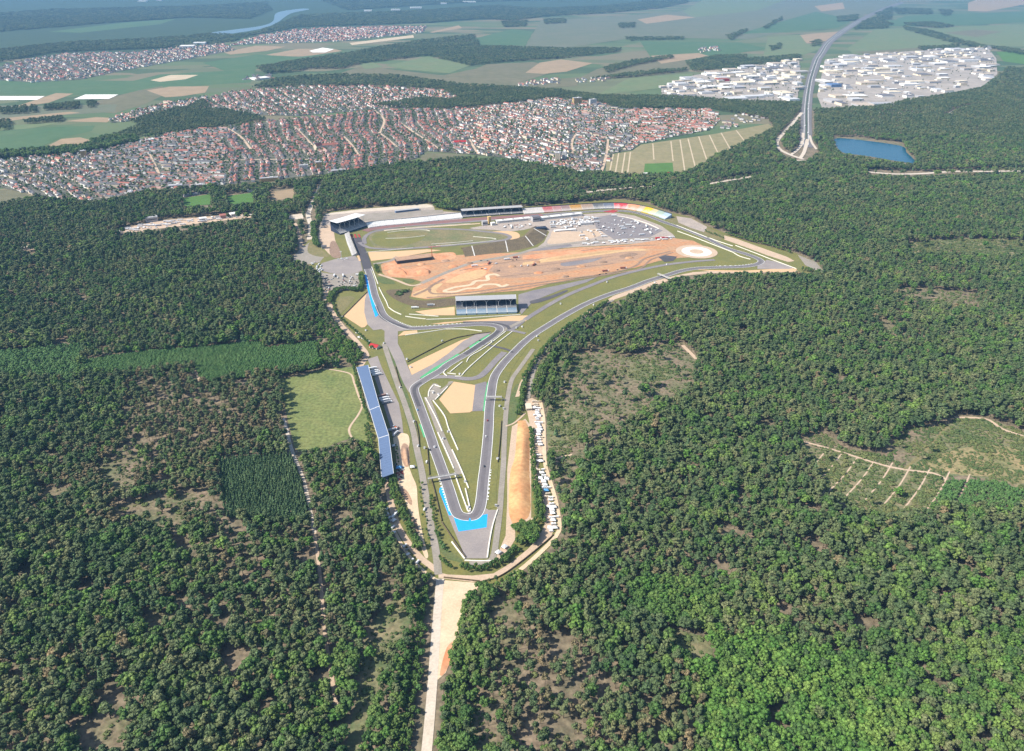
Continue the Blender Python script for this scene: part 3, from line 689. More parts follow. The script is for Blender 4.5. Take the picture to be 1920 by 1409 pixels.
# forest road, its sandy clearing, and the lanes
px_strip('gravel_road', [(818, 1086), (814, 1130), (808, 1200), (802, 1280), (796, 1350), (790, 1409), (780, 1520)], [(833, 1086), (829, 1130), (825, 1200), (820, 1280), (815, 1350), (810, 1409), (802, 1520)], 'gravel_road', Z3)
sheet('sand_clearing', [(826, 1088), (900, 1094), (893, 1108), (880, 1135), (865, 1178), (855, 1212), (836, 1262), (818, 1278)], 'sand_pale', Z2, False)
sheet('sand_clearing', [(838, 1215), (853, 1205), (845, 1240), (832, 1265), (825, 1262)], 'earth_red', Z3, True)
RIBBONS.append(([G(800, 1409)[:2], G(825, 1090)[:2]], 8))
LANES = [
 ('dirt_track', [(985, 501), (1040, 495), (1110, 486), (1150, 481)], 3.5, 'earth_brown', Z6), ('dirt_track', [(930, 521), (1000, 513), (1080, 503), (1150, 495)], 3.5, 'earth_brown', Z6),
 ('dirt_track', [(862, 508), (900, 501), (960, 491), (1000, 486)], 4, 'earth_brown', Z6), ('dirt_track', [(720, 509), (760, 501), (812, 495), (850, 490)], 5, 'earth_mauve', Z6),
 ('dirt_track', [(1090, 471), (1160, 463), (1230, 460)], 4, 'earth_brown', Z6), ('dirt_track', [(820, 556), (900, 546), (1000, 534)], 3, 'earth_mauve', Z6),
 ('lane', [(1013, 752), (1019, 785), (1020, 828), (1022, 870), (1032, 905), (1042, 940), (1049, 985), (1044, 1003), (1030, 1020), (988, 1059), (950, 1087)], 5.5, 'sand_pale', Z3),
 ('lane', [(726, 900), (730, 928), (736, 955), (743, 980), (755, 1003), (768, 1022), (788, 1046), (805, 1060), (818, 1070)], 8, 'sand_lane', Z3),
 ('lane', [(688, 905), (712, 935), (727, 965), (735, 985), (744, 1005), (765, 1040), (795, 1072), (818, 1088)], 4, 'sand_pale', Z2),
 ('service_lane', [(720, 645), (732, 682), (745, 720), (759, 758), (774, 805), (781, 840), (790, 880), (797, 921), (803, 953), (809, 994), (815, 1021), (819, 1048), (822, 1078)], 9, 'service_road', Z3),
 ('service_lane', [(1000, 655), (975, 690), (960, 712), (953, 740), (949, 771), (946, 813), (944, 870), (940, 920), (937, 960), (932, 1000), (926, 1040), (915, 1054), (880, 1056)], 7.5, 'service_road', Z3),
 ('footpath', [(948, 800), (962, 795), (975, 785), (985, 775)], 3, 'sand_lane', Z4),
 ('footpath', [(1000, 912), (1008, 922), (1016, 942)], 2.5, 'sand_lane', Z4),
 ('footpath', [(996, 972), (1003, 984), (1013, 1005)], 3, 'sand_lane', Z4),
 ('lane', [(531, 785), (536, 800), (543, 830), (552, 858), (566, 892), (574, 920), (583, 965), (590, 1000)], 5, 'gravel_road', Z2),
 ('forest_track', [(590, 1000), (600, 1080), (606, 1150), (612, 1210), (622, 1270), (634, 1340)], 4, 'sand_lane', Z2),
 ('lane', [(1150, 563), (1100, 594), (1060, 622), (1030, 650), (1010, 675), (1000, 700), (996, 725), (990, 748)], 6, 'service_road', Z4),
 ('works_road', [(700, 496), (730, 490), (745, 482)], 10, 'service_road', Z5),
 ('works_road', [(790, 532), (836, 512), (863, 501), (895, 491), (963, 479), (1017, 464), (1090, 455), (1160, 450), (1240, 446)], 12, 'service_road', Z5),
 ('works_road', [(710, 515), (740, 525), (770, 536), (790, 533)], 7, 'sand_lane', Z5),
 ('dirt_track', [(807, 542), (806, 548), (820, 552), (882, 549), (936, 541), (1017, 530), (1075, 522), (1142, 513), (1190, 500), (1210, 485), (1257, 472)], 6, 'earth_brown', Z6),
 ('dirt_track', [(775, 555), (800, 544), (812, 535), (832, 524)], 8, 'earth_brown', Z6),
 ('dirt_track', [(800, 559), (882, 553), (940, 546), (1017, 534), (1085, 524), (1150, 514), (1200, 504), (1222, 487), (1262, 474)], 5, 'earth_brown', Z6),
 ('kart_track', [(936, 518), (926, 515), (914, 518), (914, 526), (892, 528), (882, 535), (855, 539), (836, 545), (836, 548), (855, 547.5), (875, 542), (895, 541), (906, 535), (929, 534), (941, 538), (953, 534)], 9, 'sand_pale', Z7),
 ('perimeter_road', [(985, 600), (1000, 590), (1040, 566), (1075, 549), (1110, 535), (1150, 520), (1200, 507), (1250, 497), (1300, 491), (1340, 488)], 11, 'asphalt_grey', Z5),
 ('perimeter_road', [(900, 645), (930, 628), (960, 612), (985, 600)], 8, 'service_road', Z5),
 ('infield_lane', [(800, 745), (812, 775), (825, 810), (838, 840), (850, 865), (862, 890)], 10, 'service_road', Z3),
 ('link_road', [(786, 716), (806, 709), (841, 707), (875, 711), (896, 708), (910, 698), (930, 676), (946, 661)], 12, 'asphalt_grey', Z4),
 ('link_road', [(955, 620), (967, 622), (985, 626)], 8, 'asphalt_grey', Z4),
 ('link_road', [(905, 646), (930, 651), (950, 656), (962, 662)], 6, 'asphalt_rubber', Z7),
 ('cross_track', [(1037, 862), (1050, 858), (1072, 853)], 3, 'sand_pale', Z2),
]
for nm, p_, w_, m_, z_ in LANES:
    ribbon(nm, p_, w_, m_, z_)
TRACK = [(880.7, 970.7), (866, 968.5), (855, 959), (841, 916), (823.8, 867), (813.7, 840), (808, 822), (795, 785), (782.7, 751), (777, 734), (780, 724.5), (798, 712.3), (826.7, 695), (841.2, 683.5), (872.4, 665.5), (900.8, 647),
         (922.5, 632.5), (936, 621.5), (934.5, 614), (919.8, 610), (895, 609), (868, 610.4), (841, 612.4), (814, 614.5), (787, 616), (768, 616), (751, 610.5), (733.6, 602), (719, 591), (711, 574), (702.5, 553), (696, 525), (689, 505)]
TW = catmull([G(*p) for p in TRACK], 8)
ribbon('race_track', TW, 15, 'asphalt_track', Z6, world=True)
for s_ in (-1, 1):
    ribbon('track_edge_line', TW, .7, 'paint_white', Z7 + .02, off=s_ * 7.2, world=True, keep=False)
PARA = [(1017, 403.5), (1053, 400.5), (1126, 396.5), (1155, 396), (1184, 398), (1213, 405), (1243, 416.5), (1282, 430), (1326, 448), (1362, 465.5), (1397, 476.5), (1420, 485), (1427, 491.5), (1415, 497.5), (1388, 500.7), (1344, 502),
        (1308.5, 503.7), (1278, 508.5), (1247, 518), (1217, 527), (1183, 540), (1142.5, 552.8), (1102, 569), (1061, 590.7), (1027.4, 611), (1000, 628.6), (980, 645), (966, 659), (949.6, 676), (934, 695.5), (925.2, 713), (920, 747), (917.4, 771),
        (915.4, 812), (910.6, 866), (906.4, 900), (902.5, 938), (898, 957), (890.5, 968), (880.7, 970.7)]
PW = catmull([G(*p) for p in PARA], 8)
ribbon('racing_line', TW, 5.5, 'asphalt_line', Z7 - .01, off=1.2, world=True, keep=False)
ribbon('racing_line', PW, 5.5, 'asphalt_line', Z7 - .005, off=-1.0, world=True, keep=False)
ribbon('race_track', PW, 15, 'asphalt_track', Z6 + .015, world=True)
for s_ in (-1, 1):
    ribbon('track_edge_line', PW, .8, 'paint_white', Z7 + .04, off=s_ * 7.2, world=True, keep=False)
ribbon('drag_strip', [(691, 510), (686, 492), (681, 478), (674, 462), (668, 446)], 21, 'asphalt_drag', Z6 + .03)
ribbon('pit_straight', [(684, 434), (703, 429), (760, 422), (828, 417), (895, 411.5), (960, 407), (1017, 403.5)], 24, 'tarmac_red', Z6)
ribbon('pit_straight', [(700, 431), (760, 424.5), (828, 420), (895, 415), (930, 412)], 14, 'asphalt_grey', Z6 + .03)
sheet('start_paint', [(1130, 398), (1150, 394), (1160, 396), (1150, 400)], 'paint_red', Z7 + .1)
for a, b in (((659, 441), (661, 445.5)), ((665, 440), (668, 447)), ((672, 440), (675, 446))):
    ribbon('finish_paint', [a, b], 4.5, 'paint_red', Z7 + .1)
ribbon('oval_track', [(674, 455), (684, 462), (698, 466), (735, 468), (773, 466), (828, 462), (882, 457), (929, 453), (950, 449.5), (956, 444.5), (943, 439), (909, 435), (868, 431), (800, 429.5), (740, 430), (705, 434), (690, 440), (683, 448), (684, 458)], 11, 'asphalt_grey', Z6)
ribbon('pit_lane', [(720, 433), (780, 428), (840, 424), (900, 420)], 7, 'sand_pale', Z7)
# rubbered braking zones
ribbon('rubber_line', [(872, 665), (900.8, 646.5), (922.5, 632), (935, 621)], 9, 'asphalt_rubber', Z7, keep=False)
ribbon('rubber_line', [(868, 605), (900, 605), (930, 607), (950, 612), (955, 618)], 7, 'asphalt_rubber', Z7, keep=False)
ribbon('rubber_line', [(705, 575), (715, 595), (735, 606), (765, 616)], 6, 'asphalt_rubber', Z7, keep=False)
ribbon('rubber_line', [(790, 718), (779, 726), (777, 738), (786, 763)], 6, 'asphalt_rubber', Z7, keep=False)
# skid ring: pale ring of sand with a soil centre
def disc(name, c, r0, r1, material, z):
    n = 40
    z = lift(z)
    cx, cy, _ = G(*c)
    vs = [(cx + r1 * math.cos(2 * math.pi * i / n), cy + r1 * math.sin(2 * math.pi * i / n), z) for i in range(n)]
    if r0 == 0:
        return tag(mesh_obj(name, vs, [tuple(range(n))], material), kind='structure')
    vs += [(cx + r0 * math.cos(2 * math.pi * i / n), cy + r0 * math.sin(2 * math.pi * i / n), z) for i in range(n)]
    return tag(mesh_obj(name, vs, [(i, (i + 1) % n, (i + 1) % n + n, i + n) for i in range(n)], material), kind='structure')
disc('skid_pad', (1306, 472.4), 0, 50, 'sand_lane', Z6)
disc('skid_ring', (1306, 472.4), 17, 36, 'barrier_white', Z7)

# ================================================================== trees
def ico(sub=1):
    bm = bmesh.new()
    bmesh.ops.create_icosphere(bm, subdivisions=sub, radius=1.0)
    v = np.array([x.co[:] for x in bm.verts])
    f = [tuple(x.index for x in fc.verts) for fc in bm.faces]
    bm.free()
    return v, f
ICO_V, ICO_F = ico(1)
ICO2_V, ICO2_F = ico(2)

def crown_mesh(name, lobes, rng, cards, csize, material, jitter=.22, fine=False):
    """uneven clumps plus leaf sprays standing off them"""
    V, F = [], []
    IV, IF = (ICO2_V, ICO2_F) if fine else (ICO_V, ICO_F)
    for c, r in lobes:
        v = IV * (1 + rng.uniform(-jitter, jitter, (len(IV), 1)))
        v = v * np.array(r) * .86 + np.array(c)
        b = len(V)
        V += v.tolist()
        F += [tuple(i + b for i in f) for f in IF]
        for _ in range(cards):
            d = rng.normal(size=3)
            d[2] = abs(d[2]) * .9 - .25
            d /= np.linalg.norm(d)
            p = np.array(c) + d * np.array(r) * rng.uniform(.8, 1.12)
            t = np.cross(d, rng.normal(size=3))
            t /= np.linalg.norm(t)
            d2 = d + rng.normal(size=3) * .5
            u = np.cross(t, d2)
            u /= np.linalg.norm(u)
            s1, s2 = csize * rng.uniform(.6, 1.25), csize * rng.uniform(.45, .9)
            b = len(V)
            V += [(p - t * s1 - u * s2 * .6).tolist(), (p + t * s1 * .8 - u * s2).tolist(), (p + t * s1 + u * s2 * .7).tolist(), (p - t * s1 * .7 + u * s2).tolist()]
            F.append((b, b + 1, b + 2, b + 3))
    o = mesh_obj(name, V, F, material, link=False)
    return o.data

def trunk_mesh(name, h, r, limbs, rng):
    mb = MB()
    n = 6
    prof = [(0, r * 1.35, 0, 0)] + [(h * k, r * (1 - .7 * k), rng.uniform(-.25, .25) * k, rng.uniform(-.25, .25) * k) for k in (.3, .65, 1.0)]
    rings = []
    for z, rr, ox, oy in prof:
        rings.append([(ox + rr * math.cos(2 * math.pi * i / n), oy + rr * math.sin(2 * math.pi * i / n), z) for i in range(n)])
    vs = [p for rg in rings for p in rg]
    fs = [(k * n + i, k * n + (i + 1) % n, (k + 1) * n + (i + 1) % n, (k + 1) * n + i) for k in range(len(rings) - 1) for i in range(n)]
    mb.add(vs, fs)
    for a, b in limbs:
        mb.bar(a, b, r * .55)
    return mesh_obj(name, mb.v, mb.f, 'bark', link=False).data

def make_kind(kind, k):
    """-> crown mesh, trunk mesh; metres, standing at the origin"""
    rng = np.random.default_rng(100 + 17 * k + hash_kind(kind))
    lobes, limbs = [], []
    if kind in ('pine', 'brown_pine', 'far'):
        H = 18.0
        n = int(rng.integers(8, 12))
        for i in range(n):
            a = rng.uniform(0, 6.28)
            t = (i + .5) / n
            z = 9.5 + 8.0 * t
            rad = 3.3 * math.sqrt(max(.05, 1 - ((t - .35) / .75) ** 2)) * rng.uniform(.55, 1.0)
            lr = rng.uniform(1.35, 2.1) * (1.05 - .3 * t)
            lobes.append(((rad * math.cos(a), rad * math.sin(a), z), (lr, lr, lr * .72)))
            if i % 2 == 0:
                limbs.append(((0, 0, z - 1.5), (rad * math.cos(a), rad * math.sin(a), z)))
        lobes.append(((0, 0, 13.0), (2.5, 2.5, 3.4)))
        lobes.append(((.3, .2, 16.9), (1.5, 1.5, 1.3)))
        m = {'pine': 'needles', 'brown_pine': 'needles_brown', 'far': 'needles'}[kind]
        cards, cs, th = (16, .75, 14)if kind != 'far' else (8, .9, 12)
    elif kind in ('broad', 'bright'):
        n = int(rng.integers(13, 18))
        for i in range(n):
            a = i * 2.4 + rng.uniform(-.4, .4)
            t = (i + .5) / n
            el = math.asin(1 - 1.35 * t)
            R = rng.uniform(3.3, 4.3)
            c = (R * math.cos(el) * math.cos(a), R * math.cos(el) * math.sin(a), 10.2 + 5.2 * math.sin(el) * rng.uniform(.85, 1.1))
            lr = rng.uniform(1.35, 2.15)
            lobes.append((c, (lr, lr, lr * .85)))
            if i % 3 == 0:
                limbs.append(((0, 0, 6.5), c))
        lobes.append(((0, 0, 10.5), (3.4, 3.4, 4.0)))
        m = 'leaves' if kind == 'broad' else 'leaves_bright'
        cards, cs, th = 16, .7, 9
    elif kind == 'spruce':
        for i in range(6):
            t = i / 5
            z = 3.0 + 9.5 * t
            R = 2.5 * (1 - t) + .35
            for j in range(3 if t < .7 else 1):
                a = j * 2.1 + i + rng.uniform(-.3, .3)
                q = R * .45 if t < .7 else 0
                lobes.append(((q * math.cos(a), q * math.sin(a), z), (R * .72, R * .72, 1.5)))
        m, cards, cs, th = 'spruce', 6, .6, 10
    elif kind == 'young':
        for i in range(6):
            a = i * 1.05
            q = 1.5 if i else 0
            lobes.append(((q * math.cos(a), q * math.sin(a), 4.2 + (1.6 if i == 0 else rng.uniform(-.3, .8))), (1.5, 1.5, 1.7)))
        m, cards, cs, th = 'young_green', 9, .6, 4
    else:                                              # shrub
        for i in range(4):
            a = i * 1.6 + rng.uniform(-.4, .4)
            q = rng.uniform(.5, 1.1)
            r = rng.uniform(.7, 1.15)
            lobes.append(((q * math.cos(a), q * math.sin(a), r * .8), (r, r, r * .9)))
        m, cards, cs, th = 'shrub', 9, .4, .8
    return crown_mesh('crown', lobes, rng, cards, cs, m), trunk_mesh('trunk', th, .28 if kind != 'shrub' else .08, limbs, rng)

def hash_kind(s):
    return sum(ord(c) * (i + 3) for i, c in enumerate(s))

KINDS = [('pine', 6), ('brown_pine', 3), ('broad', 4), ('bright', 3), ('spruce', 2), ('young', 2), ('shrub', 2), ('far', 3)]
PROTO = bpy.data.collections.new('tree_kinds')       # not linked to the scene: only instanced
KIDX, KMESH, cnt = {}, {}, 0
for kd, nv in KINDS:
    KIDX[kd] = (cnt, nv)
    KMESH[kd] = []
    for k in range(nv):
        cme, tme = make_kind(kd, k)
        KMESH[kd].append((cme, tme))
        bm = bmesh.new()
        bm.from_mesh(cme)
        nf = len(bm.faces)
        bm.from_mesh(tme)
        bm.faces.ensure_lookup_table()
        for f in bm.faces[nf:]:
            f.material_index = 1
        jm = bpy.data.meshes.new('tree')
        bm.to_mesh(jm)
        bm.free()
        jm.materials.append(cme.materials[0])
        jm.materials.append(MATS['bark'])
        po = bpy.data.objects.new('kind_%03d' % cnt, jm)
        PROTO.objects.link(po)
        cnt += 1

# -------- where trees stand
# open ground that the photograph shows (trees neither on it nor in front of it)
CLEAR = [CIRCUIT, MEADOW, LAKE, [(1562, 258), (1600, 257), (1690, 268), (1704, 286), (1719, 304), (1710, 308), (1623, 294.5), (1580, 288), (1566, 275)],
         [(816, 1086), (900, 1092), (880, 1135), (855, 1212), (836, 1262), (820, 1300), (812, 1420), (800, 1600), (776, 1600), (788, 1420), (800, 1280), (810, 1150)],
         [(1500, 205), (1524, 205), (1523, 275), (1500, 275)], [(1500, 210), (1506, 216), (1478, 246), (1464, 266), (1468, 279), (1484, 288), (1508, 296), (1508, 303), (1480, 296), (1458, 285), (1452, 268), (1470, 242)], [(1495, 274), (1532, 272), (1537, 284), (1510, 303), (1482, 296)], [(1626, 319), (1730, 322), (1850, 318), (1980, 316), (1980, 323), (1850, 324), (1730, 330), (1626, 327)],
         [(1640, 208), (1765, 215), (1812, 198), (1822, 200), (1770, 221), (1640, 214)], [(1088, 358), (1225, 346), (1225, 350), (1088, 363)], [(1330, 342), (1412, 328), (1412, 333), (1330, 347)],
         [(343, 370), (394, 363), (396, 384), (345, 388)], [(425, 366), (475, 360), (478, 380), (428, 385)], [(504, 358), (552, 352), (551, 372), (507, 378)],
         [(205, 438), (240, 425), (300, 412), (400, 404), (474, 401), (474, 409), (400, 417), (300, 430), (222, 440)], [(40, 466), (68, 460), (68, 468), (42, 472)], [(540, 403), (568, 400), (570, 412), (542, 415)],
         [(603, 540), (618, 545), (623, 570), (634, 592), (656, 618), (680, 645), (692, 664), (688, 676), (676, 690), (670, 686), (682, 668), (666, 645), (643, 622), (626, 602), (613, 580), (604, 560)], [(548, 415), (558, 420), (568, 445), (572, 468), (560, 470), (556, 440)], [(572, 392), (592, 392), (592, 440), (578, 470), (570, 460)]]
# thinner stands and clearings: polygon, share of trees kept, ground material, shrubs per tree place
SPARSE = [
 ([(1010, 680), (1035, 672), (1060, 690), (1040, 730), (1010, 745), (1000, 715)], .02, 'scrub_green', .6),
 ([(1075, 665), (1130, 655), (1180, 672), (1215, 655), (1275, 640), (1308, 672), (1300, 720), (1270, 745), (1230, 760), (1190, 785), (1150, 800), (1100, 800), (1070, 780), (1050, 740)], .05, 'scrub_soil', .45),
 ([(1175, 690), (1200, 680), (1265, 695), (1255, 712), (1210, 716), (1178, 708)], .0, 'scrub_green', 1.0),
 ([(1040, 740), (1080, 770), (1110, 800), (1080, 830), (1060, 860), (1030, 850), (1026, 780)], .06, 'scrub_green', .9),
 ([(1030, 850), (1080, 830), (1160, 790), (1180, 800), (1130, 840), (1090, 880), (1070, 960), (1050, 960), (1040, 900)], .22, 'scrub_soil', .4),
 ([(1500, 828), (1545, 810), (1570, 838), (1640, 850), (1660, 860), (1700, 805), (1740, 802), (1780, 795), (1800, 782), (1850, 785), (1925, 812), (2000, 830), (2000, 930), (1925, 925), (1880, 905), (1780, 895), (1740, 960), (1660, 975), (1600, 950), (1545, 920), (1530, 880)], .012, 'scrub_green', .95),
 ([(1500, 826), (1545, 808), (1575, 836), (1560, 846), (1520, 838)], .02, 'scrub_soil', .1),
 ([(1640, 862), (1665, 838), (1700, 810), (1750, 802), (1735, 830), (1700, 872), (1660, 875)], .05, 'scrub_soil', .15),
 ([(1720, 872), (1770, 850), (1850, 835), (1925, 850), (1925, 905), (1860, 895), (1780, 888)], .008, 'scrub_yellow', .25),
 ([(1680, 540), (1760, 544), (1828, 552), (1832, 580), (1770, 576), (1690, 558)], .08, 'scrub_soil', .5),
 ([(1700, 456), (1800, 448), (1930, 452), (1930, 478), (1850, 482), (1780, 474), (1700, 480)], .08, 'scrub_green', .9),
 ([(1640, 600), (1690, 605), (1695, 640), (1660, 640)], .3, 'scrub_soil', .3),
 ([(180, 875), (215, 860), (240, 830), (262, 850), (255, 910), (225, 925), (195, 905)], .10, 'scrub_soil', .3),
 ([(210, 955), (260, 940), (340, 928), (395, 918), (398, 945), (345, 955), (340, 985), (300, 990), (230, 970)], .10, 'scrub_soil', .35),
 ([(60, 915), (120, 915), (150, 935), (100, 950), (60, 940)], .3, 'scrub_soil', .3),
 ([(250, 700), (330, 695), (400, 710), (440, 760), (400, 840), (300, 860), (230, 820), (240, 750)], .66, 'scrub_soil', .15),
 ([(430, 700), (500, 705), (520, 740), (535, 800), (500, 850), (440, 830), (420, 760)], .7, 'scrub_soil', .15),
 ([(395, 1010), (470, 1005), (500, 1050), (500, 1110), (440, 1100), (400, 1060)], .55, 'scrub_soil', .2),
 ([(285, 1130), (360, 1115), (350, 1150), (310, 1190), (275, 1185)], .3, 'scrub_soil', .2),
 ([(140, 1360), (180, 1345), (250, 1355), (240, 1409), (160, 1409)], .06, 'scrub_soil', .15),
 ([(0, 1250), (50, 1260), (45, 1290), (0, 1285)], .4, 'scrub_soil', .2),
 ([(690, 1180), (745, 1120), (770, 1130), (765, 1180), (740, 1230), (710, 1290), (690, 1380), (680, 1409), (650, 1409), (670, 1300)], .14, 'scrub_green', .3),
 ([(915, 1140), (960, 1112), (972, 1130), (985, 1180), (975, 1215), (930, 1235), (910, 1200)], .22, 'scrub_soil', .3),
 ([(872, 1300), (905, 1292), (940, 1330), (935, 1409), (895, 1409), (878, 1350)], .16, 'scrub_soil', .2),
 ([(950, 1200), (1060, 1180), (1110, 1250), (1090, 1330), (1010, 1330), (945, 1270)], .6, 'scrub_soil', .2),
 ([(980, 1340), (1080, 1330), (1110, 1409), (970, 1409)], .55, 'scrub_soil', .2),
 ([(1040, 1020), (1080, 1010), (1085, 1060), (1060, 1075)], .4, 'scrub_soil', .2),
 ([(1200, 1310), (1300, 1310), (1305, 1370), (1230, 1390), (1200, 1350)], .45, 'scrub_soil', .2),
 ([(1258, 1180), (1325, 1200), (1335, 1230), (1310, 1250), (1280, 1225)], .03, 'scrub_green', .4),
]
for i, (p_, k_, m_, s_) in enumerate(SPARSE):
    if k_ < .5:
        sheet('clearing', p_, m_, .08 + .002 * i, True)
# furrow strips in the replanted clearing
for i in range(9):
    a = (1548 + i * 29 + i * i * .6, 846 + i * 5.5)
    b = (a[0] - 60 + i * 2, a[1] + 62 + i * 2)
    ribbon('furrow_strip', [a, ((a[0] + b[0]) / 2 + 4, (a[1] + b[1]) / 2), b], 1.9, 'sand_lane', .125)
ribbon('field_track', [(1505, 828), (1570, 846), (1640, 868), (1690, 880), (1750, 888), (1775, 900)], 4, 'sand_lane', .13)
ribbon('field_track', [(1695, 880), (1720, 860), (1750, 830), (1775, 800)], 3.5, 'grass_dry', .13)
ribbon('field_track', [(1790, 783), (1848, 786), (1880, 805), (1925, 820)], 5, 'sand_lane', .13)
ribbon('field_track', [(1280, 648), (1292, 660), (1306, 674)], 7, 'sand_lane', .3)
ribbon('forest_ride', [(367, 698), (378, 722)], 4, 'sand_lane', .13)
# stands of one kind: polygon, {kind: weight}, height range
STANDS = [
 ([(157, 680), (267, 663), (367, 656), (494, 643), (497, 657), (594, 643), (600, 690), (525, 705), (500, 705), (377, 723), (367, 690), (233, 707), (150, 707)], {'young': 1}, (6, 8)),
 ([(-100, 670), (7, 663), (157, 650), (153, 690), (140, 723), (0, 710), (-100, 712)], {'young': .6, 'spruce': .4}, (8, 11)),
 ([(410, 865), (545, 856), (592, 973), (560, 985), (423, 973)], {'spruce': 1}, (10, 13)),
 ([(1780, 900), (1880, 908), (1930, 930), (1930, 960), (1740, 962)], {'young': .7, 'spruce': .3}, (5, 7)),
 ([(1180, 1090), (1340, 1090), (1345, 1175), (1260, 1185), (1180, 1150)], {'broad': .8, 'bright': .2}, (14, 19)),
 ([(1290, 1200), (1400, 1190), (1500, 1215), (1640, 1240), (1700, 1290), (1740, 1420), (1760, 1600), (1330, 1600), (1310, 1409), (1285, 1300)], {'bright': .62, 'broad': .34, 'pine': .04}, (14, 20)),
 ([(1640, 1240), (1930, 1180), (2100, 1200), (2100, 1600), (1760, 1600), (1740, 1420), (1700, 1290)], {'broad': .55, 'bright': .12, 'pine': .33}, (14, 20)),
 ([(600, 1240), (780, 1100), (815, 1100), (800, 1420), (780, 1600), (560, 1600), (560, 1400)], {'broad': .55, 'bright': .1, 'pine': .35}, (13, 19)),
 ([(820, 1290), (870, 1180), (905, 1100), (980, 1090), (960, 1140), (905, 1240), (870, 1420), (850, 1600), (800, 1600)], {'broad': .7, 'pine': .3}, (12, 16)),
 ([(745, 1420), (765, 1250), (785, 1105), (816, 1098), (806, 1250), (792, 1420), (785, 1600), (730, 1600)], {'broad': .8, 'young': .2}, (6.5, 9.5)),
 ([(250, 700), (330, 695), (400, 710), (520, 705), (545, 800), (500, 860), (400, 850), (300, 860), (230, 820)], {'brown_pine': .32, 'pine': .68}, (15, 20)),
 ([(940, 1180), (1060, 1160), (1130, 1260), (1300, 1300), (1310, 1420), (900, 1420)], {'brown_pine': .28, 'pine': .6, 'broad': .12}, (14, 19)),
 ([(120, 840), (420, 830), (430, 1000), (200, 1010), (60, 960)], {'brown_pine': .25, 'pine': .65, 'broad': .1}, (14, 19)),
 ([(560, 840), (690, 825), (715, 900), (720, 960), (640, 960), (580, 900)], {'brown_pine': .2, 'pine': .45, 'broad': .35}, (13, 18)),
 ([(590, 600), (668, 640), (680, 688), (600, 690)], {'broad': .8, 'bright': .2}, (11, 15)),
]
MIX_NEAR = {'pine': .70, 'brown_pine': .02, 'broad': .21, 'bright': .02, 'spruce': .05}
# woods, hedges and tree belts of the farmland
WOODS = [
 [(0, 206), (52, 201), (52, 214), (0, 216)], [(58, 202), (70, 201), (70, 212), (58, 213)], [(82, 202), (150, 194), (150, 205), (82, 209)], [(163, 192), (182, 193), (180, 203), (164, 203)],
 [(0, 228), (22, 228), (20, 244), (0, 246)], [(45, 228), (120, 222), (118, 229), (48, 234)], [(130, 286), (180, 266), (210, 258), (300, 222), (382, 190), (396, 200), (300, 246), (200, 276), (150, 286)],
 [(-40, 292), (60, 284), (160, 276), (260, 262), (262, 268), (150, 290), (-40, 302)], [(240, 230), (330, 205), (370, 206), (420, 208), (470, 217), (500, 226), (420, 240), (330, 250), (270, 262), (300, 240)],
 [(470, 166), (520, 148), (640, 141), (760, 145), (870, 160), (960, 165), (1050, 172), (1130, 182), (1240, 182), (1380, 191), (1500, 196), (1502, 214), (1440, 225), (1380, 214), (1330, 205), (1160, 205), (1130, 194), (1040, 184), (960, 194), (870, 205), (820, 199), (858, 184), (830, 169), (700, 162), (560, 163)],
 [(690, 200), (800, 186), (870, 190), (866, 204), (800, 206)],
 [(540, 118), (650, 101), (790, 76), (888, 66), (902, 88), (985, 90), (1060, 92), (1165, 92), (1160, 98), (1060, 110), (960, 116), (880, 124), (800, 105), (680, 120), (640, 130), (590, 130)],
 [(480, 128), (540, 118), (590, 128), (560, 135), (500, 140)],
 [(1285, 118), (1340, 106), (1400, 105), (1400, 124), (1300, 136)], [(1400, 112), (1500, 104), (1500, 111), (1400, 125)], [(1130, 130), (1180, 116), (1260, 106), (1262, 110), (1190, 124), (1140, 138)],
 [(1100, 150), (1180, 138), (1290, 130), (1290, 134), (1180, 146)], [(1568, 32), (1610, 28), (1606, 40), (1570, 42)], [(1640, 24), (1672, 14), (1672, 36), (1650, 40)], [(1676, 16), (1746, 18), (1746, 28), (1680, 27)], [(1762, 19), (1786, 20), (1784, 31), (1764, 30)],
 [(1620, 40), (1640, 34), (1675, 46), (1660, 54), (1600, 56)], [(1690, 50), (1750, 60), (1810, 78), (1860, 90), (1840, 92), (1780, 80), (1700, 58)], [(1690, 44), (1750, 42), (1790, 50), (1760, 54), (1700, 48)],
 [(1520, 80), (1537, 74), (1538, 86), (1522, 88)], [(1442, 88), (1465, 82), (1464, 92), (1446, 96)], [(1850, 88), (1880, 90), (1960, 104), (1960, 110), (1880, 98)], [(1720, 90), (1800, 85), (1790, 92), (1730, 96)],
 [(1430, 52), (1466, 32), (1466, 38), (1436, 56)], [(1170, 72), (1280, 70), (1280, 75), (1180, 77)], [(1360, 68), (1400, 55), (1402, 60), (1370, 76)],
 [(0, 95), (120, 81), (330, 71), (390, 64), (440, 66), (480, 62), (520, 46), (560, 30), (620, 26), (760, 22), (930, 10), (1000, 16), (1130, 12), (1284, -4), (1290, 6), (1240, 16), (1130, 26), (1020, 32), (960, 40), (900, 36), (800, 44), (700, 47), (560, 52), (480, 66), (430, 80), (300, 92), (180, 96), (100, 100), (0, 118), (-200, 130), (-200, 105)],
 [(-200, 40), (100, 18), (350, 12), (500, 5), (510, 20), (470, 36), (350, 34), (200, 44), (60, 56), (-200, 75)], [(600, 0), (900, -14), (1050, -16), (1050, 0), (900, 4), (650, 20)],
 [(1200, -6), (1280, -14), (1290, 4), (1210, 12)], [(1020, 38), (1060, 36), (1060, 44), (1020, 46)], [(1160, 46), (1190, 43), (1190, 52), (1162, 54)], [(940, 42), (990, 40), (985, 50), (945, 52)],
]

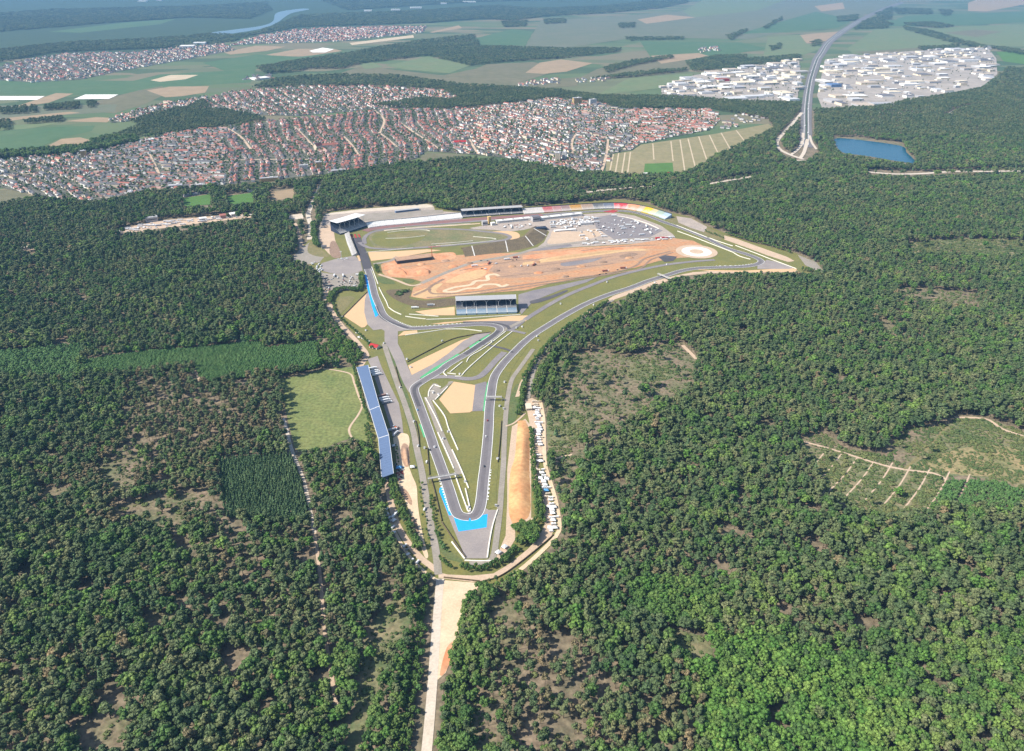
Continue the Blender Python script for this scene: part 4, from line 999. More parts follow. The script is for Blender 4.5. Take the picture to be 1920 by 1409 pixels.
pts_all = []           # x, y, kind index, height, spread
IND_TREES = {'pine': [], 'broad': []}
KN = [k for k, _ in KINDS]

def dist_ribbons(x, y, extra=1.5):
    bad = np.zeros(x.shape, bool)
    for pts, hw in RIBBONS:
        P = np.array(pts)
        lo, hi = P.min(0) - hw - 6, P.max(0) + hw + 6
        m = (x > lo[0]) & (x < hi[0]) & (y > lo[1]) & (y < hi[1])
        if not m.any():
            continue
        xs, ys = x[m], y[m]
        d2 = np.full(xs.shape, 1e12)
        for (ax, ay), (bx, by) in zip(P[:-1], P[1:]):
            dx, dy = bx - ax, by - ay
            L2 = dx * dx + dy * dy + 1e-9
            t = np.clip(((xs - ax) * dx + (ys - ay) * dy) / L2, 0, 1)
            d2 = np.minimum(d2, (xs - ax - t * dx) ** 2 + (ys - ay - t * dy) ** 2)
        bad[np.where(m)[0][d2 < (hw + extra) ** 2]] = True
    return bad

def choose(mix, n):
    ks = list(mix)
    p = np.array([mix[k] for k in ks], float)
    return np.array([KN.index(k) for k in ks])[RNG.choice(len(ks), n, p=p / p.sum())]

bands = [(225, 1300, 7.9), (1300, 2200, 8.8), (2200, 3200, 11), (3200, 4600, 13), (4600, 7000, 22), (7000, 11000, 38), (11000, 19000, 62)]
for d0, d1, s in bands:
    hw = d1 * .78 + 120
    nx, ny = int(2 * hw / s), int((d1 - d0) / s)
    gx, gy = np.meshgrid(np.arange(nx) * s - hw, np.arange(ny) * s + d0)
    gx = (gx + (np.arange(ny)[:, None] % 2) * s * .5).ravel() + RNG.uniform(-.38, .38, nx * ny) * s
    gy = gy.ravel() + RNG.uniform(-.38, .38, nx * ny) * s
    px, py = proj(np.stack([gx, gy, np.zeros_like(gx)], -1))
    keep = (px > -330) & (px < 2250) & (py < 1640)
    gx, gy, px, py = gx[keep], gy[keep], px[keep], py[keep]
    inf = pip(px, py, FOREST)
    inw = np.zeros_like(inf)
    for wp in WOODS:
        inw |= pip(px, py, wp)
    keep = inf | inw
    gx, gy, px, py, inf = gx[keep], gy[keep], px[keep], py[keep], inf[keep]
    n = len(gx)
    kind = choose(MIX_NEAR, n)
    hgt = RNG.triangular(11, 17, 24, n)
    if d0 >= 3200:
        kind[:] = KN.index('far')
        hgt = RNG.uniform(13, 18, n)
    else:
        sw = ~inf
        kind[sw] = choose({'broad': .7, 'pine': .3}, sw.sum())
        for poly, mix, (h0, h1) in STANDS:
            jt = 14 if 'pine' in mix else 0
            ins = pip(px + RNG.normal(size=n) * jt, py + RNG.normal(size=n) * jt * .6, poly)
            kind[ins] = choose(mix, ins.sum())
            hgt[ins] = RNG.uniform(h0, h1, ins.sum())
    gapn = np.sin(gx * .041 + 1.7 * np.sin(gy * .017)) * np.sin(gy * .047 + 1.3 * np.sin(gx * .023 + 2)) + .5 * np.sin(gx * .093 + gy * .061)
    thin = (gapn > 1.02 - .12 * (px < 700) * (py > 640)) & (RNG.uniform(size=n) < .8) & (d0 < 2200)
    dense = thin
    hgt = hgt * (1 + .12 * np.sin(gx * .013 + 2) * np.sin(gy * .011))
    for poly, mix, hr in STANDS:
        if set(mix) <= {'young', 'spruce'}:
            dense |= pip(px, py, poly)
    # open ground
    tx, ty = proj(np.stack([gx, gy, hgt * .8], -1))
    ok = ~dense
    if d0 < 3200:
        for c in CLEAR:
            ok &= ~pip(px, py, c) & ~pip(tx, ty, c)
        mx, my = proj(np.stack([gx, gy, hgt * .45], -1))
        for poly, share, m_, shrubs in SPARSE:
            ins = pip(px, py, poly) | (pip(mx, my, poly) if share < .2 else False)
            u = RNG.uniform(size=n)
            drop = ins & (u > share)
            toshrub = drop & pip(px, py, poly) & (RNG.uniform(size=n) < shrubs) & ok
            kind[toshrub] = KN.index('shrub')
            hgt[toshrub] = RNG.uniform(1.2, 3.2, toshrub.sum())
            ok &= ~(drop & ~toshrub)
        ok &= ~dist_ribbons(gx, gy)
    else:
        ok &= ~dist_ribbons(gx, gy, 6)
    sel = np.where(ok)[0]
    spread = max(1.13, s / 7.6)
    pts_all.append(np.stack([gx[sel], gy[sel], kind[sel], hgt[sel], np.full(len(sel), spread)], -1))

for poly, mix, (h0, h1) in STANDS:                   # plantations: small trees close together in rows
    if not set(mix) <= {'young', 'spruce'}:
        continue
    st = 3.9 if h1 < 10 else 4.8
    W_ = np.array([G(*p) for p in poly])
    gx, gy = np.meshgrid(np.arange(W_[:, 0].min(), W_[:, 0].max(), st), np.arange(W_[:, 1].min(), W_[:, 1].max(), st))
    gx = gx.ravel() + RNG.uniform(-.25, .25, gx.size) * st
    gy = gy.ravel() + RNG.uniform(-.25, .25, gy.size) * st
    a, b = proj(np.stack([gx, gy, np.zeros_like(gx)], -1))
    k = pip(a, b, poly) & ~dist_ribbons(gx, gy, 1.0)
    for c in CLEAR:
        k &= ~pip(a, b, c)
    m = k.sum()
    pts_all.append(np.stack([gx[k], gy[k], choose(mix, m), RNG.uniform(h0, h1, m), np.full(m, 1.05)], -1))

# belts and rows of trees inside the grounds: line in pixels, spacing m, half width m, kinds, heights
BELTS = [
 ([(736, 900), (742, 930), (750, 955), (764, 982), (778, 1015), (787, 1035)], 4.5, 5, {'broad': .8, 'pine': .2}, (7, 11)),
 ([(787, 905), (793, 945), (800, 985), (804, 1015), (808, 1034)], 9, 1.5, {'broad': .7, 'spruce': .3}, (4, 7)),
 ([(808, 935), (813, 965), (820, 1000), (830, 1022), (840, 1038)], 6, 4, {'broad': .7, 'young': .3}, (4, 7)),
 ([(826, 1048), (838, 1062), (852, 1068)], 5, 3, {'broad': 1}, (6, 9)),
 ([(866, 1066), (885, 1070), (905, 1068), (926, 1064), (950, 1048), (972, 1030)], 4.5, 4, {'broad': 1}, (6, 9)),
 ([(972, 1000), (985, 992), (996, 1000), (988, 1018), (976, 1012)], 3.5, 10, {'broad': .85, 'bright': .15}, (8, 12)),
 ([(997, 808), (999, 850), (1001, 890), (1009, 925), (1016, 955), (1016, 985)], 4.2, 3.5, {'broad': 1}, (5, 8)),
 ([(1003, 915), (1010, 945), (1010, 975), (1004, 985)], 4.2, 5, {'broad': 1}, (7, 10)),
 ([(1140, 568), (1104, 590), (1077, 607), (1048, 628), (1025, 651), (1010, 670), (998, 687), (986, 708), (980, 735), (978, 757), (970, 780)], 4.2, 3.5, {'spruce': .3, 'broad': .7}, (6, 10)),
 ([(1003, 745), (1010, 720), (1026, 685), (1050, 660)], 5, 7, {'broad': .6, 'pine': .4}, (9, 13)),
 ([(1010, 755), (1030, 725), (1040, 690)], 5, 6, {'broad': .6, 'pine': .4}, (8, 12)),
 ([(664, 690), (668, 710), (674, 735), (684, 765), (694, 795)], 4.2, 2.5, {'broad': 1}, (5, 8)),
 ([(688, 800), (694, 830), (698, 860), (702, 890), (708, 915)], 4.5, 5, {'broad': .6, 'pine': .3, 'bright': .1}, (5, 8)),
 ([(617, 570), (622, 556), (634, 546), (652, 544), (672, 546), (681, 536)], 4.5, 6, {'broad': 1}, (7, 10)),
 ([(676, 518), (680, 534)], 5, 4, {'broad': 1}, (8, 11)),
 ([(626, 572), (632, 592), (646, 606), (662, 620), (678, 634), (690, 646), (698, 656)], 4.5, 3, {'broad': 1}, (5, 7.5)),
 ([(588, 420), (589, 445), (594, 465)], 5, 6, {'broad': 1}, (9, 13)),
 ([(704, 500), (709, 512)], 5, 4, {'broad': 1}, (5, 8)),
 ([(745, 551), (770, 546), (740, 556)], 6, 4, {'broad': .6, 'shrub': .4}, (4, 7)),
 ([(1322, 435), (1345, 444), (1358, 448)], 6, 3, {'broad': 1}, (5, 8)),
 ([(1362, 440), (1400, 452), (1440, 462), (1485, 476)], 6, 4, {'broad': 1}, (7, 11)),
 ([(818, 388), (840, 393), (860, 392)], 7, 12, {'broad': 1}, (10, 14)),
 ([(744, 838), (745, 860), (747, 878)], 6, 2, {'broad': 1}, (4, 6)),
 ([(1504, 508), (1530, 512), (1540, 515)], 6, 6, {'broad': .6, 'pine': .4}, (8, 12)),
]
BELTS += [
 ([(893, 1122), (879, 1168), (867, 1213), (860, 1262), (856, 1310), (850, 1360), (844, 1412), (840, 1470)], 6.0, 9, {'broad': .8, 'pine': .1, 'bright': .1}, (9, 13)),
 ([(900, 1108), (925, 1100), (955, 1094), (985, 1078)], 6.0, 6, {'broad': .8, 'pine': .2}, (7, 11)),
 ([(790, 1112), (781, 1180), (772, 1250), (764, 1320), (755, 1390), (748, 1450)], 5.5, 7, {'broad': .85, 'pine': .15}, (6, 8.5)),
]
bl = []
for line, s, hwid, mix, (h0, h1) in BELTS:
    P = catmull([G(*p) for p in line], 5)
    rows = max(1, int(round(hwid * 2 / s)))
    acc = 0.0
    for a, b in zip(P[:-1], P[1:]):
        L = (b - a).length
        nrm = Vector((-(b - a).y, (b - a).x, 0)).normalized()
        while acc < L:
            q = a + (b - a) * (acc / L)
            for r in range(rows):
                o = ((r + .5) / rows * 2 - 1) * hwid + random.uniform(-.35, .35) * s
                bl.append((q.x + nrm.x * o, q.y + nrm.y * o, choose(mix, 1)[0], random.uniform(h0, h1), random.uniform(.9, 1.25)))
            acc += s * random.uniform(.75, 1.3)
        acc -= L
pts_all.append(np.array(bl))
for poly, share, m_, shrubs in SPARSE:
    if share > .35:
        continue
    W_ = np.array([G(*p) for p in poly])
    st = 3.2 if shrubs > .7 else 4.2
    gx, gy = np.meshgrid(np.arange(W_[:, 0].min(), W_[:, 0].max(), st), np.arange(W_[:, 1].min(), W_[:, 1].max(), st))
    gx = gx.ravel() + RNG.uniform(-.5, .5, gx.size) * st
    gy = gy.ravel() + RNG.uniform(-.5, .5, gy.size) * st
    a, b = proj(np.stack([gx, gy, np.zeros_like(gx)], -1))
    cl_ = np.sin(gx * .071 + gy * .02) * np.sin(gy * .053 - gx * .013 + 1) + .6 * np.sin(gx * .19 + 2) * np.sin(gy * .16)
    k = pip(a, b, poly) & (RNG.uniform(size=gx.size) < np.clip((.12 if m_ == 'scrub_yellow' else shrubs * .55) + .5 * cl_, .02, .9)) & ~dist_ribbons(gx, gy, .5) & (a > -250) & (a < 2150)
    m = k.sum()
    pts_all.append(np.stack([gx[k], gy[k], np.full(m, KN.index('shrub')), RNG.uniform(.7, 1.9, m), np.full(m, 1.0)], -1))
TREES = np.concatenate(pts_all)
# gardens and street trees of the towns
gl = []
for nm_, step, hh in (('main', 15, (5, 11)), ('upper', 18, (6, 11)), ('strip', 20, (6, 11)), ('west', 34, (8, 12)), ('far', 50, (9, 13))):
    poly = TOWNS[nm_]
    W_ = np.array([G(*p) for p in poly])
    gx, gy = np.meshgrid(np.arange(W_[:, 0].min(), W_[:, 0].max(), step), np.arange(W_[:, 1].min(), W_[:, 1].max(), step))
    gx = gx.ravel() + RNG.uniform(-.5, .5, gx.size) * step
    gy = gy.ravel() + RNG.uniform(-.5, .5, gy.size) * step
    px, py = proj(np.stack([gx, gy, np.zeros_like(gx)], -1))
    u = np.sin(gx * .021 + 1.3) * np.sin(gy * .013 + .4) + RNG.uniform(-1, 1, gx.size) * .9
    k = pip(px, py, poly) & (u > -.55) & ~dist_ribbons(gx, gy, 2) & (px > -200)
    n = k.sum()
    gl.append(np.stack([gx[k], gy[k], np.full(n, KN.index('broad') if step < 30 else KN.index('far')), RNG.uniform(*hh, n), np.full(n, max(1.15, step / 14))], -1))
for poly in IND.values():
    W_ = np.array([G(*p) for p in poly])
    gx, gy = RNG.uniform(W_[:, 0].min(), W_[:, 0].max(), 900), RNG.uniform(W_[:, 1].min(), W_[:, 1].max(), 900)
    px, py = proj(np.stack([gx, gy, np.zeros_like(gx)], -1))
    k = pip(px, py, poly) & ~dist_ribbons(gx, gy, 4)
    n = k.sum()
    gl.append(np.stack([gx[k], gy[k], np.full(n, KN.index('far')), RNG.uniform(8, 13, n), RNG.uniform(1, 1.8, n)], -1))
GARDEN = np.concatenate(gl)

# the 300 pines and 300 broadleaved trees that show largest become things of their own
NH = {'pine': 18.0, 'brown_pine': 18.0, 'far': 18.0, 'broad': 17.0, 'bright': 17.0, 'spruce': 13.5, 'young': 7.2, 'shrub': 1.9}
px, py = proj(np.stack([TREES[:, 0], TREES[:, 1], TREES[:, 3] * .6], -1))
infr = (px > 8) & (px < 1912) & (py > 8) & (py < 1400)
depth = TREES[:, 1]
used = np.zeros(len(TREES), bool)
TREE_INFO = {'pine': ('pine_tree', 'dark green pine with clumpy crown', 'pine tree', 230), 'brown_pine': ('pine_tree', 'brownish thinning pine', 'pine tree', 60),
             'broad': ('broadleaf_tree', 'mid green broadleaved tree', 'tree', 160), 'bright': ('broadleaf_tree', 'bright yellow-green broadleaved tree', 'tree', 130)}
ROAD_A, ROAD_B = Vector(G(800, 1409)), Vector(G(825, 1090))
def surroundings(x, y):
    d = ROAD_B - ROAD_A
    t = max(-.3, min(1, ((x - ROAD_A.x) * d.x + (y - ROAD_A.y) * d.y) / d.length_squared))
    q = ROAD_A + d * t
    off = math.hypot(x - q.x, y - q.y)
    side = 'meadow' if (x - q.x) < 0 else 'sand mound'
    if off < 16:
        return 'edging the gravel road, %s side' % side
    a, b = proj(np.array([[x, y, 0.0]]))
    for p_, k_, m_, s_ in SPARSE:
        if k_ < .7 and pip(a, b, p_)[0]:
            return 'on bare soil, %s side of road' % side
    if off < 60:
        return 'behind the gravel road edge, %s side' % side
    return 'in closed forest, %s side of road' % side
def place_tree(nm, look, cat, kd, row):
    k = int(RNG.integers(KIDX[kd][1]))
    cme, tme = KMESH[kd][k]
    sc = row[3] / NH[kd]
    o = empty(nm, (row[0], row[1], .1), float(RNG.uniform(0, 6.28)))
    wd_ = float(RNG.uniform(.78, 1.3))
    o.scale = (sc * row[4] * wd_, sc * row[4] * wd_, sc)
    lb = ('tall ' if row[3] > 18.5 else 'low ' if row[3] < 12 else '') + look + ' ' + surroundings(row[0], row[1])
    tag(o, lb, cat, 'near forest: ' + lb)
    for n_, me in (('crown', cme), ('trunk', tme)):
        c = bpy.data.objects.new(n_, me)
        COL.objects.link(c)
        c.parent = o
    return o
for kd, (nm, lk, cat, num) in TREE_INFO.items():
    idx = np.where(infr & (TREES[:, 2] == KN.index(kd)))[0]
    idx = idx[np.argsort(depth[idx])][:num]
    used[idx] = True
    for i in idx:
        place_tree(nm, lk, cat, kd, TREES[i])

def scatter(name, rows, label, cat, z=.1):
    """stuff: points carrying an instance of one of the tree kinds each (geometry nodes)"""
    n = len(rows)
    me = bpy.data.meshes.new(name)
    me.vertices.add(n)
    co = np.zeros((n, 3))
    co[:, :2] = rows[:, :2]
    co[:, 2] = z
    me.vertices.foreach_set('co', co.ravel())
    kidx = rows[:, 2].astype(int)
    base = np.array([KIDX[k][0] for k in KN])[kidx]
    nv = np.array([KIDX[k][1] for k in KN])[kidx]
    idx = base + (RNG.uniform(size=n) * nv).astype(int)
    sc = rows[:, 3] / np.array([NH[k] for k in KN])[kidx]
    wid = np.where(kidx == KN.index('shrub'), RNG.uniform(1.0, 1.9, n), RNG.uniform(.74, 1.34, n))
    S = np.stack([sc * rows[:, 4] * wid, sc * rows[:, 4] * wid, sc], -1)
    a = me.attributes.new('tree_index', 'INT', 'POINT')
    a.data.foreach_set('value', idx.astype(np.int32))
    a = me.attributes.new('tree_scale', 'FLOAT_VECTOR', 'POINT')
    a.data.foreach_set('vector', S.astype(np.float32).ravel())
    a = me.attributes.new('tree_turn', 'FLOAT_VECTOR', 'POINT')
    R = np.zeros((n, 3), np.float32)
    R[:, 2] = RNG.uniform(0, 6.28, n)
    a.data.foreach_set('vector', R.ravel())
    me.update()
    o = bpy.data.objects.new(name, me)
    COL.objects.link(o)
    ng = bpy.data.node_groups.new(name + '_nodes', 'GeometryNodeTree')
    ng.interface.new_socket('Geometry', in_out='INPUT', socket_type='NodeSocketGeometry')
    ng.interface.new_socket('Geometry', in_out='OUTPUT', socket_type='NodeSocketGeometry')
    gi, go = ng.nodes.new('NodeGroupInput'), ng.nodes.new('NodeGroupOutput')
    iop = ng.nodes.new('GeometryNodeInstanceOnPoints')
    ci = ng.nodes.new('GeometryNodeCollectionInfo')
    ci.inputs['Collection'].default_value = PROTO
    ci.inputs['Separate Children'].default_value = True
    ci.inputs['Reset Children'].default_value = True
    def attr(nm, tp):
        x = ng.nodes.new('GeometryNodeInputNamedAttribute')
        x.data_type = tp
        x.inputs['Name'].default_value = nm
        return x.outputs['Attribute']
    ng.links.new(gi.outputs[0], iop.inputs['Points'])
    ng.links.new(ci.outputs[0], iop.inputs['Instance'])
    iop.inputs['Pick Instance'].default_value = True
    ng.links.new(attr('tree_index', 'INT'), iop.inputs['Instance Index'])
    ng.links.new(attr('tree_turn', 'FLOAT_VECTOR'), iop.inputs['Rotation'])
    ng.links.new(attr('tree_scale', 'FLOAT_VECTOR'), iop.inputs['Scale'])
    ng.links.new(iop.outputs[0], go.inputs[0])
    md = o.modifiers.new('trees', 'NODES')
    md.node_group = ng
    return tag(o, label, cat, kind='stuff')
scatter('forest', TREES[~used], 'dense mixed forest around the racing circuit and woods of the plain', 'forest')
scatter('garden_trees', GARDEN, 'garden and street trees between the roofs of the towns', 'trees', 1.05)
print('TREES', len(TREES), 'GARDEN', len(GARDEN))

# ================================================================== barriers, fences
def wall_along(name, px, wd, h, material, label, cat, group, z0=.45):
    pts = catmull([G(*p) for p in px], 4) if len(px) > 2 else [Vector(G(*p)) for p in px]
    nn = normals2d(pts)
    n = len(pts)
    vs = []
    for p, k in zip(pts, nn):
        a, b = p + k * wd / 2, p - k * wd / 2
        vs += [(a.x, a.y, 0), (b.x, b.y, 0), (b.x, b.y, z0 + h), (a.x, a.y, z0 + h)]
    fs = []
    for i in range(n - 1):
        for q in range(4):
            fs.append((4 * i + q, 4 * i + (q + 1) % 4, 4 * i + 4 + (q + 1) % 4, 4 * i + 4 + q))
    fs += [(0, 1, 2, 3), (4 * n - 1, 4 * n - 2, 4 * n - 3, 4 * n - 4)]
    return tag(mesh_obj(name, vs, fs, material), label, cat, group)

BW = {
 'low white barrier wall along the narrow lane of the grass wedge inside the hairpin': [
  [(798, 747), (817, 783), (829, 810)], [(812, 752), (833, 780), (841, 804), (859, 845)], [(821, 812), (836, 845), (851, 880)], [(852, 888), (865, 925), (877, 958)],
  [(847.6, 844.4), (864, 880), (878.7, 916.5)], [(872.6, 917), (882, 957.8)], [(877, 958), (880, 960), (882.5, 957)]],
 'short white barrier wall beside the five-cornered gravel trap': [[(814.5, 722.5), (826.7, 726.6)], [(805, 734.7), (814.5, 734)], [(839.5, 726), (816.5, 750)], [(803, 745), (805, 733), (813, 723)]],
 'white barrier wall between the two arms of the track near the link road': [
  [(839, 700.5), (855, 702.5)], [(853, 706.6), (864, 706.6)], [(844, 698.4), (867, 679.5)], [(875, 679.5), (882, 668.6), (909, 652.4), (948, 622.6)], [(865.6, 705), (880.5, 689), (922.5, 652.4), (960.4, 622.6)],
  [(836, 694), (832, 700), (838, 706)]],
 'white barrier wall on the grass triangle beside the blue-grey corner': [[(760, 629.4), (790, 625), (818, 621), (836, 618)], [(836, 618), (870, 618), (903.5, 622)]],
 'white barrier wall curving below the covered blue grandstand': [[(760, 594), (780, 597), (798, 599)], [(799, 600), (856, 598), (910, 595), (976, 591)], [(767, 590), (795, 592), (822, 594)], [(728, 576.6), (738, 584), (752.6, 590.8)], [(710.6, 540), (717, 553), (724, 565.7), (728, 576)], [(697, 501.3), (703, 518), (709, 533.8)]],
 'long white barrier wall along the straight past the skid ring': [
  [(1268, 423), (1299, 435.5), (1326, 446)], [(1330, 447), (1352, 455), (1374, 462)], [(1379, 461), (1413, 474), (1446, 487), (1493, 504.6)], [(1270, 434), (1303, 446), (1335, 458.5), (1376, 474.5)], [(1376, 475), (1388, 481.6), (1407, 487)],
  [(1152, 405), (1181, 410), (1213, 419.6), (1236, 430)]],
 'white barrier wall on the grass oval below the white terrace': [
  [(808.7, 458.7), (850, 456), (887, 452.6)], [(817, 462), (870, 458), (920, 452.6)], [(920, 452.6), (929, 448.5), (887, 444.5)], [(722, 433.6), (760, 430), (797, 427)], [(727, 437), (760, 433), (795, 432), (806, 434)], [(723, 448), (760, 447), (797, 443)],
  [(687, 474), (730, 470), (774, 466)], [(760, 428), (820, 424), (882, 420)]],
 'white barrier wall around the grey hairpin run-off': [[(933, 957), (924, 985), (918, 1015), (913.6, 1047)], [(871, 1052), (895, 1053), (923, 1053)], [(847, 1017), (860, 1034), (871.5, 1049)]],
}
for lb, lst in BW.items():
    for p_ in lst:
        wall_along('crash_barrier', p_, 1.5, .9, 'barrier_white', lb, 'barrier', 'white walls: ' + lb)
FW = {'dark safety fence along the grass edge of the track': [[(764, 679.5), (805, 658), (846.7, 637.5), (885, 629), (919.8, 624)], [(641.6, 595.5), (665, 572), (689, 548)], [(801, 840), (805, 891.5)], [(805.5, 893), (813, 914.5), (828, 978)], [(779, 790), (784, 815), (786, 839)],
                                                                [(828, 980), (850, 1013), (873, 1046.5)], [(741, 688), (747, 712), (752, 725)], [(940, 790), (937, 830), (933, 868)]],
      'dark fence along the sandy camp lane below the hairpin': [[(832, 1084), (870, 1088), (900, 1091)], [(905, 1091), (935, 1083), (970, 1060), (1015, 1024), (1038, 1004)]]}
for lb, lst in FW.items():
    for p_ in lst:
        wall_along('safety_fence', p_, .7, 1.6, 'bank_brown', lb, 'fence', lb, .4)

# kerb blocks at the hairpin and the corner
def kerb(px, off, z):
    P = catmull([G(*p) for p in px], 10)
    nn = normals2d(P)
    mb = MB()
    for i in range(0, len(P) - 1):
        q = P[i] + nn[i] * off
        r = P[i + 1] + nn[i + 1] * off
        if i % 2 == 0:
            mb.bar((q.x, q.y, z), (q.x + (r.x - q.x) * .9, q.y + (r.y - q.y) * .9, z), 1.6, .12)
    tag(mb.build('kerb', 'paint_white'), kind='structure')
kerb([(833, 893), (841, 916), (849, 940), (855, 959)], -8.6, 0.72)
kerb([(902.5, 938), (906, 905), (909, 880)], -8.6, 0.72)
kerb([(768, 616), (790, 615.8), (830, 613), (868, 610.4)], 8.6, 0.72)
kerb([(735, 603), (751, 610.5), (768, 616)], 8.6, 0.72)
kerb([(1344, 502), (1388, 500.7), (1415, 497.5)], 8.6, 0.72)

# ================================================================== gantries
def gantry(name, a, b, label):
    A, B = Vector(G(*a)), Vector(G(*b))
    d = (B - A).normalized()
    n = Vector((-d.y, d.x, 0))
    root = empty(name, A)
    tag(root, label, 'gantry')
    def loc(p):
        return Vector(p) - A
    H = 7.0
    MB().bar(loc(A + Vector((0, 0, H))), loc(B + Vector((0, 0, H))), 3.4, .35).build('deck', 'concrete', root)
    for s in (-1, 1):
        rl = MB()
        for zz in (.5, 1.3):
            rl.bar(loc(A + n * s * 1.7 + Vector((0, 0, H + zz))), loc(B + n * s * 1.7 + Vector((0, 0, H + zz))), .22)
        L = (B - A).length
        k = int(L / 2.5)
        for i in range(k + 1):
            q = A + d * (L * i / k) + n * s * 1.7
            rl.bar(loc(q + Vector((0, 0, H))), loc(q + Vector((0, 0, H + 1.3))), .18)
        rl.build('railing', 'concrete_light', root)
    for e in (A, B):
        for s in (-1, 1):
            q = e + n * s * 1.3
            MB().box(loc(q), (.6, .6, H)).build('post', 'concrete', root)
    st = MB()
    for i in range(10):
        q = B + d * (i * .7 + .4)
        st.bar(loc(q + n * -1.2 + Vector((0, 0, H - (i + 1) * .7))), loc(q + n * 1.2 + Vector((0, 0, H - (i + 1) * .7))), .7, .2)
    st.build('stair', 'concrete', root)
gantry('track_gantry', (803, 906), (856, 897), 'pale footbridge gantry over the track arm just before the blue hairpin paint')
gantry('track_gantry', (911, 752), (941, 752), 'grey gantry over the track arm beside the five-cornered gravel trap')
gantry('track_gantry', (1233, 519), (1256, 529), 'pale gantry over the long curve in front of the forest edge')

# ================================================================== grandstands
def resample(P, n):
    P = [Vector(p) for p in P]
    L = [0]
    for a, b in zip(P[:-1], P[1:]):
        L.append(L[-1] + (b - a).length)
    out = []
    for i in range(n + 1):
        t = L[-1] * i / n
        k = max(j for j in range(len(L)) if L[j] <= t + 1e-6)
        k = min(k, len(P) - 2)
        out.append(P[k] + (P[k + 1] - P[k]) * ((t - L[k]) / max(L[k + 1] - L[k], 1e-9)))
    return out, L[-1]

def terrace_block(front, back_dir, depth, h0, h1, rows):
    """stepped seat block over a piece of the front line -> MB"""
    mb = MB()
    m = len(front)
    prof = [(0, 0), (0, h0)]
    for r in range(rows):
        z = h0 + (h1 - h0) * (r + 1) / rows
        if r < rows:
            prof.append((depth * (r + 1) / rows, h0 + (h1 - h0) * r / rows))
            prof.append((depth * (r + 1) / rows, z))
    prof.append((depth, 0))
    vs = []
    for p, bd in zip(front, back_dir):
        for d_, z_ in prof:
            q = p + bd * d_
            vs.append((q.x, q.y, z_))
    k = len(prof)
    fs = []
    for i in range(m - 1):
        for j in range(k - 1):
            fs.append((i * k + j, i * k + j + 1, (i + 1) * k + j + 1, (i + 1) * k + j))
    fs.append(tuple(range(k))[::-1])
    fs.append(tuple((m - 1) * k + j for j in range(k)))
    mb.add(vs, fs)
    return mb

def grandstand(label, px, side, depth, h0, h1, rows, blocks, part='seat_block', gap=1.2, backwall=1.5, roof=None, plabels=None, closed_back='grey_metal'):
    W_ = catmull([G(*p) for p in px], 4) if len(px) > 2 else [Vector(G(*p)) for p in px]
    o0 = W_[0].copy()
    root = empty('grandstand', o0)
    tag(root, label, 'grandstand')
    FP, L = resample(W_, 240)
    NB = [k * side for k in normals2d(FP)]
    t = 0.0
    tot = sum(b[0] for b in blocks)
    for bi, (wgt, mname) in enumerate(blocks):
        i0 = int(round(240 * t / tot))
        t += wgt
        i1 = int(round(240 * t / tot))
        idx = sorted(set(list(np.linspace(i0, i1, max(2, (i1 - i0) // 8 + 2)).astype(int))))
        fr = [FP[i] - o0 for i in idx]
        d = (fr[-1] - fr[0]).normalized()
        if bi > 0:
            fr[0] = fr[0] + d * gap / 2
        if bi < len(blocks) - 1:
            fr[-1] = fr[-1] - d * gap / 2
        ob = terrace_block(fr, [NB[i] for i in idx], depth, h0, h1, rows).build(part, mname, root)
        if plabels and plabels[bi]:
            ob['label'] = plabels[bi]
    bw = MB()
    idx = list(range(0, 241, 12))
    for a, b in zip(idx[:-1], idx[1:]):
        pa, pb = FP[a] + NB[a] * (depth + .8) - o0, FP[b] + NB[b] * (depth + .8) - o0
        mid = (h1 + backwall) / 2
        bw.bar((pa.x, pa.y, mid), (pb.x, pb.y, mid), .5, h1 + backwall)
    bw.build('back_wall', closed_back, root)
    wk = MB()                                           # walkway under the seats, seen between the blocks
    for a, b in zip(idx[:-1], idx[1:]):
        pa, pb = FP[a] + NB[a] * depth * .5 - o0, FP[b] + NB[b] * depth * .5 - o0
        A0, A1 = FP[a] - o0, FP[a] + NB[a] * depth - o0
        B0, B1 = FP[b] - o0, FP[b] + NB[b] * depth - o0
        dz = (h1 - h0) / rows + .3
        wk.add([(A0.x, A0.y, h0 - .3), (B0.x, B0.y, h0 - .3), (B1.x, B1.y, h1 - dz), (A1.x, A1.y, h1 - dz)], [(0, 1, 2, 3)])
    wk.build('stair_aisle', 'concrete_light', root)
    if roof:
        z, dfront, dback, mname, slope, ncol = roof
        rf = MB()
        idx = list(range(0, 241, 20))
        vs, fs = [], []
        for i in idx:
            for dd, zz in ((dfront, z + slope), (dback, z), (dback, z - .8), (dfront, z + slope - .5)):
                q = FP[i] + NB[i] * dd - o0
                vs.append((q.x, q.y, zz))
        for i in range(len(idx) - 1):
            for j in range(4):
                fs.append((4 * i + j, 4 * i + (j + 1) % 4, 4 * i + 4 + (j + 1) % 4, 4 * i + 4 + j))
        fs += [(3, 2, 1, 0), tuple(4 * (len(idx) - 1) + j for j in range(4))]
        rf.add(vs, fs)
        rf.build('roof', mname, root)
        for c in range(ncol):
            i = int(240 * (c + .5) / ncol)
            q = FP[i] + NB[i] * (dfront + 1.5) - o0
            zb = h0 + (h1 - h0) * max(0, (dfront + 1.5)) / depth - .5
            cb = MB()
            cb.bar((q.x, q.y, zb), (q.x, q.y, z - 5), .5)
            tdir = (FP[min(i + 6, 240)] - FP[max(i - 6, 0)]).normalized()
            for s in (-1, 1):
                e = q + tdir * s * 5
                cb.bar((q.x, q.y, z - 5), (e.x, e.y, z + slope - .4), .35)
            cb.build('roof_column', 'white_metal', root)
    return root, FP, NB, o0

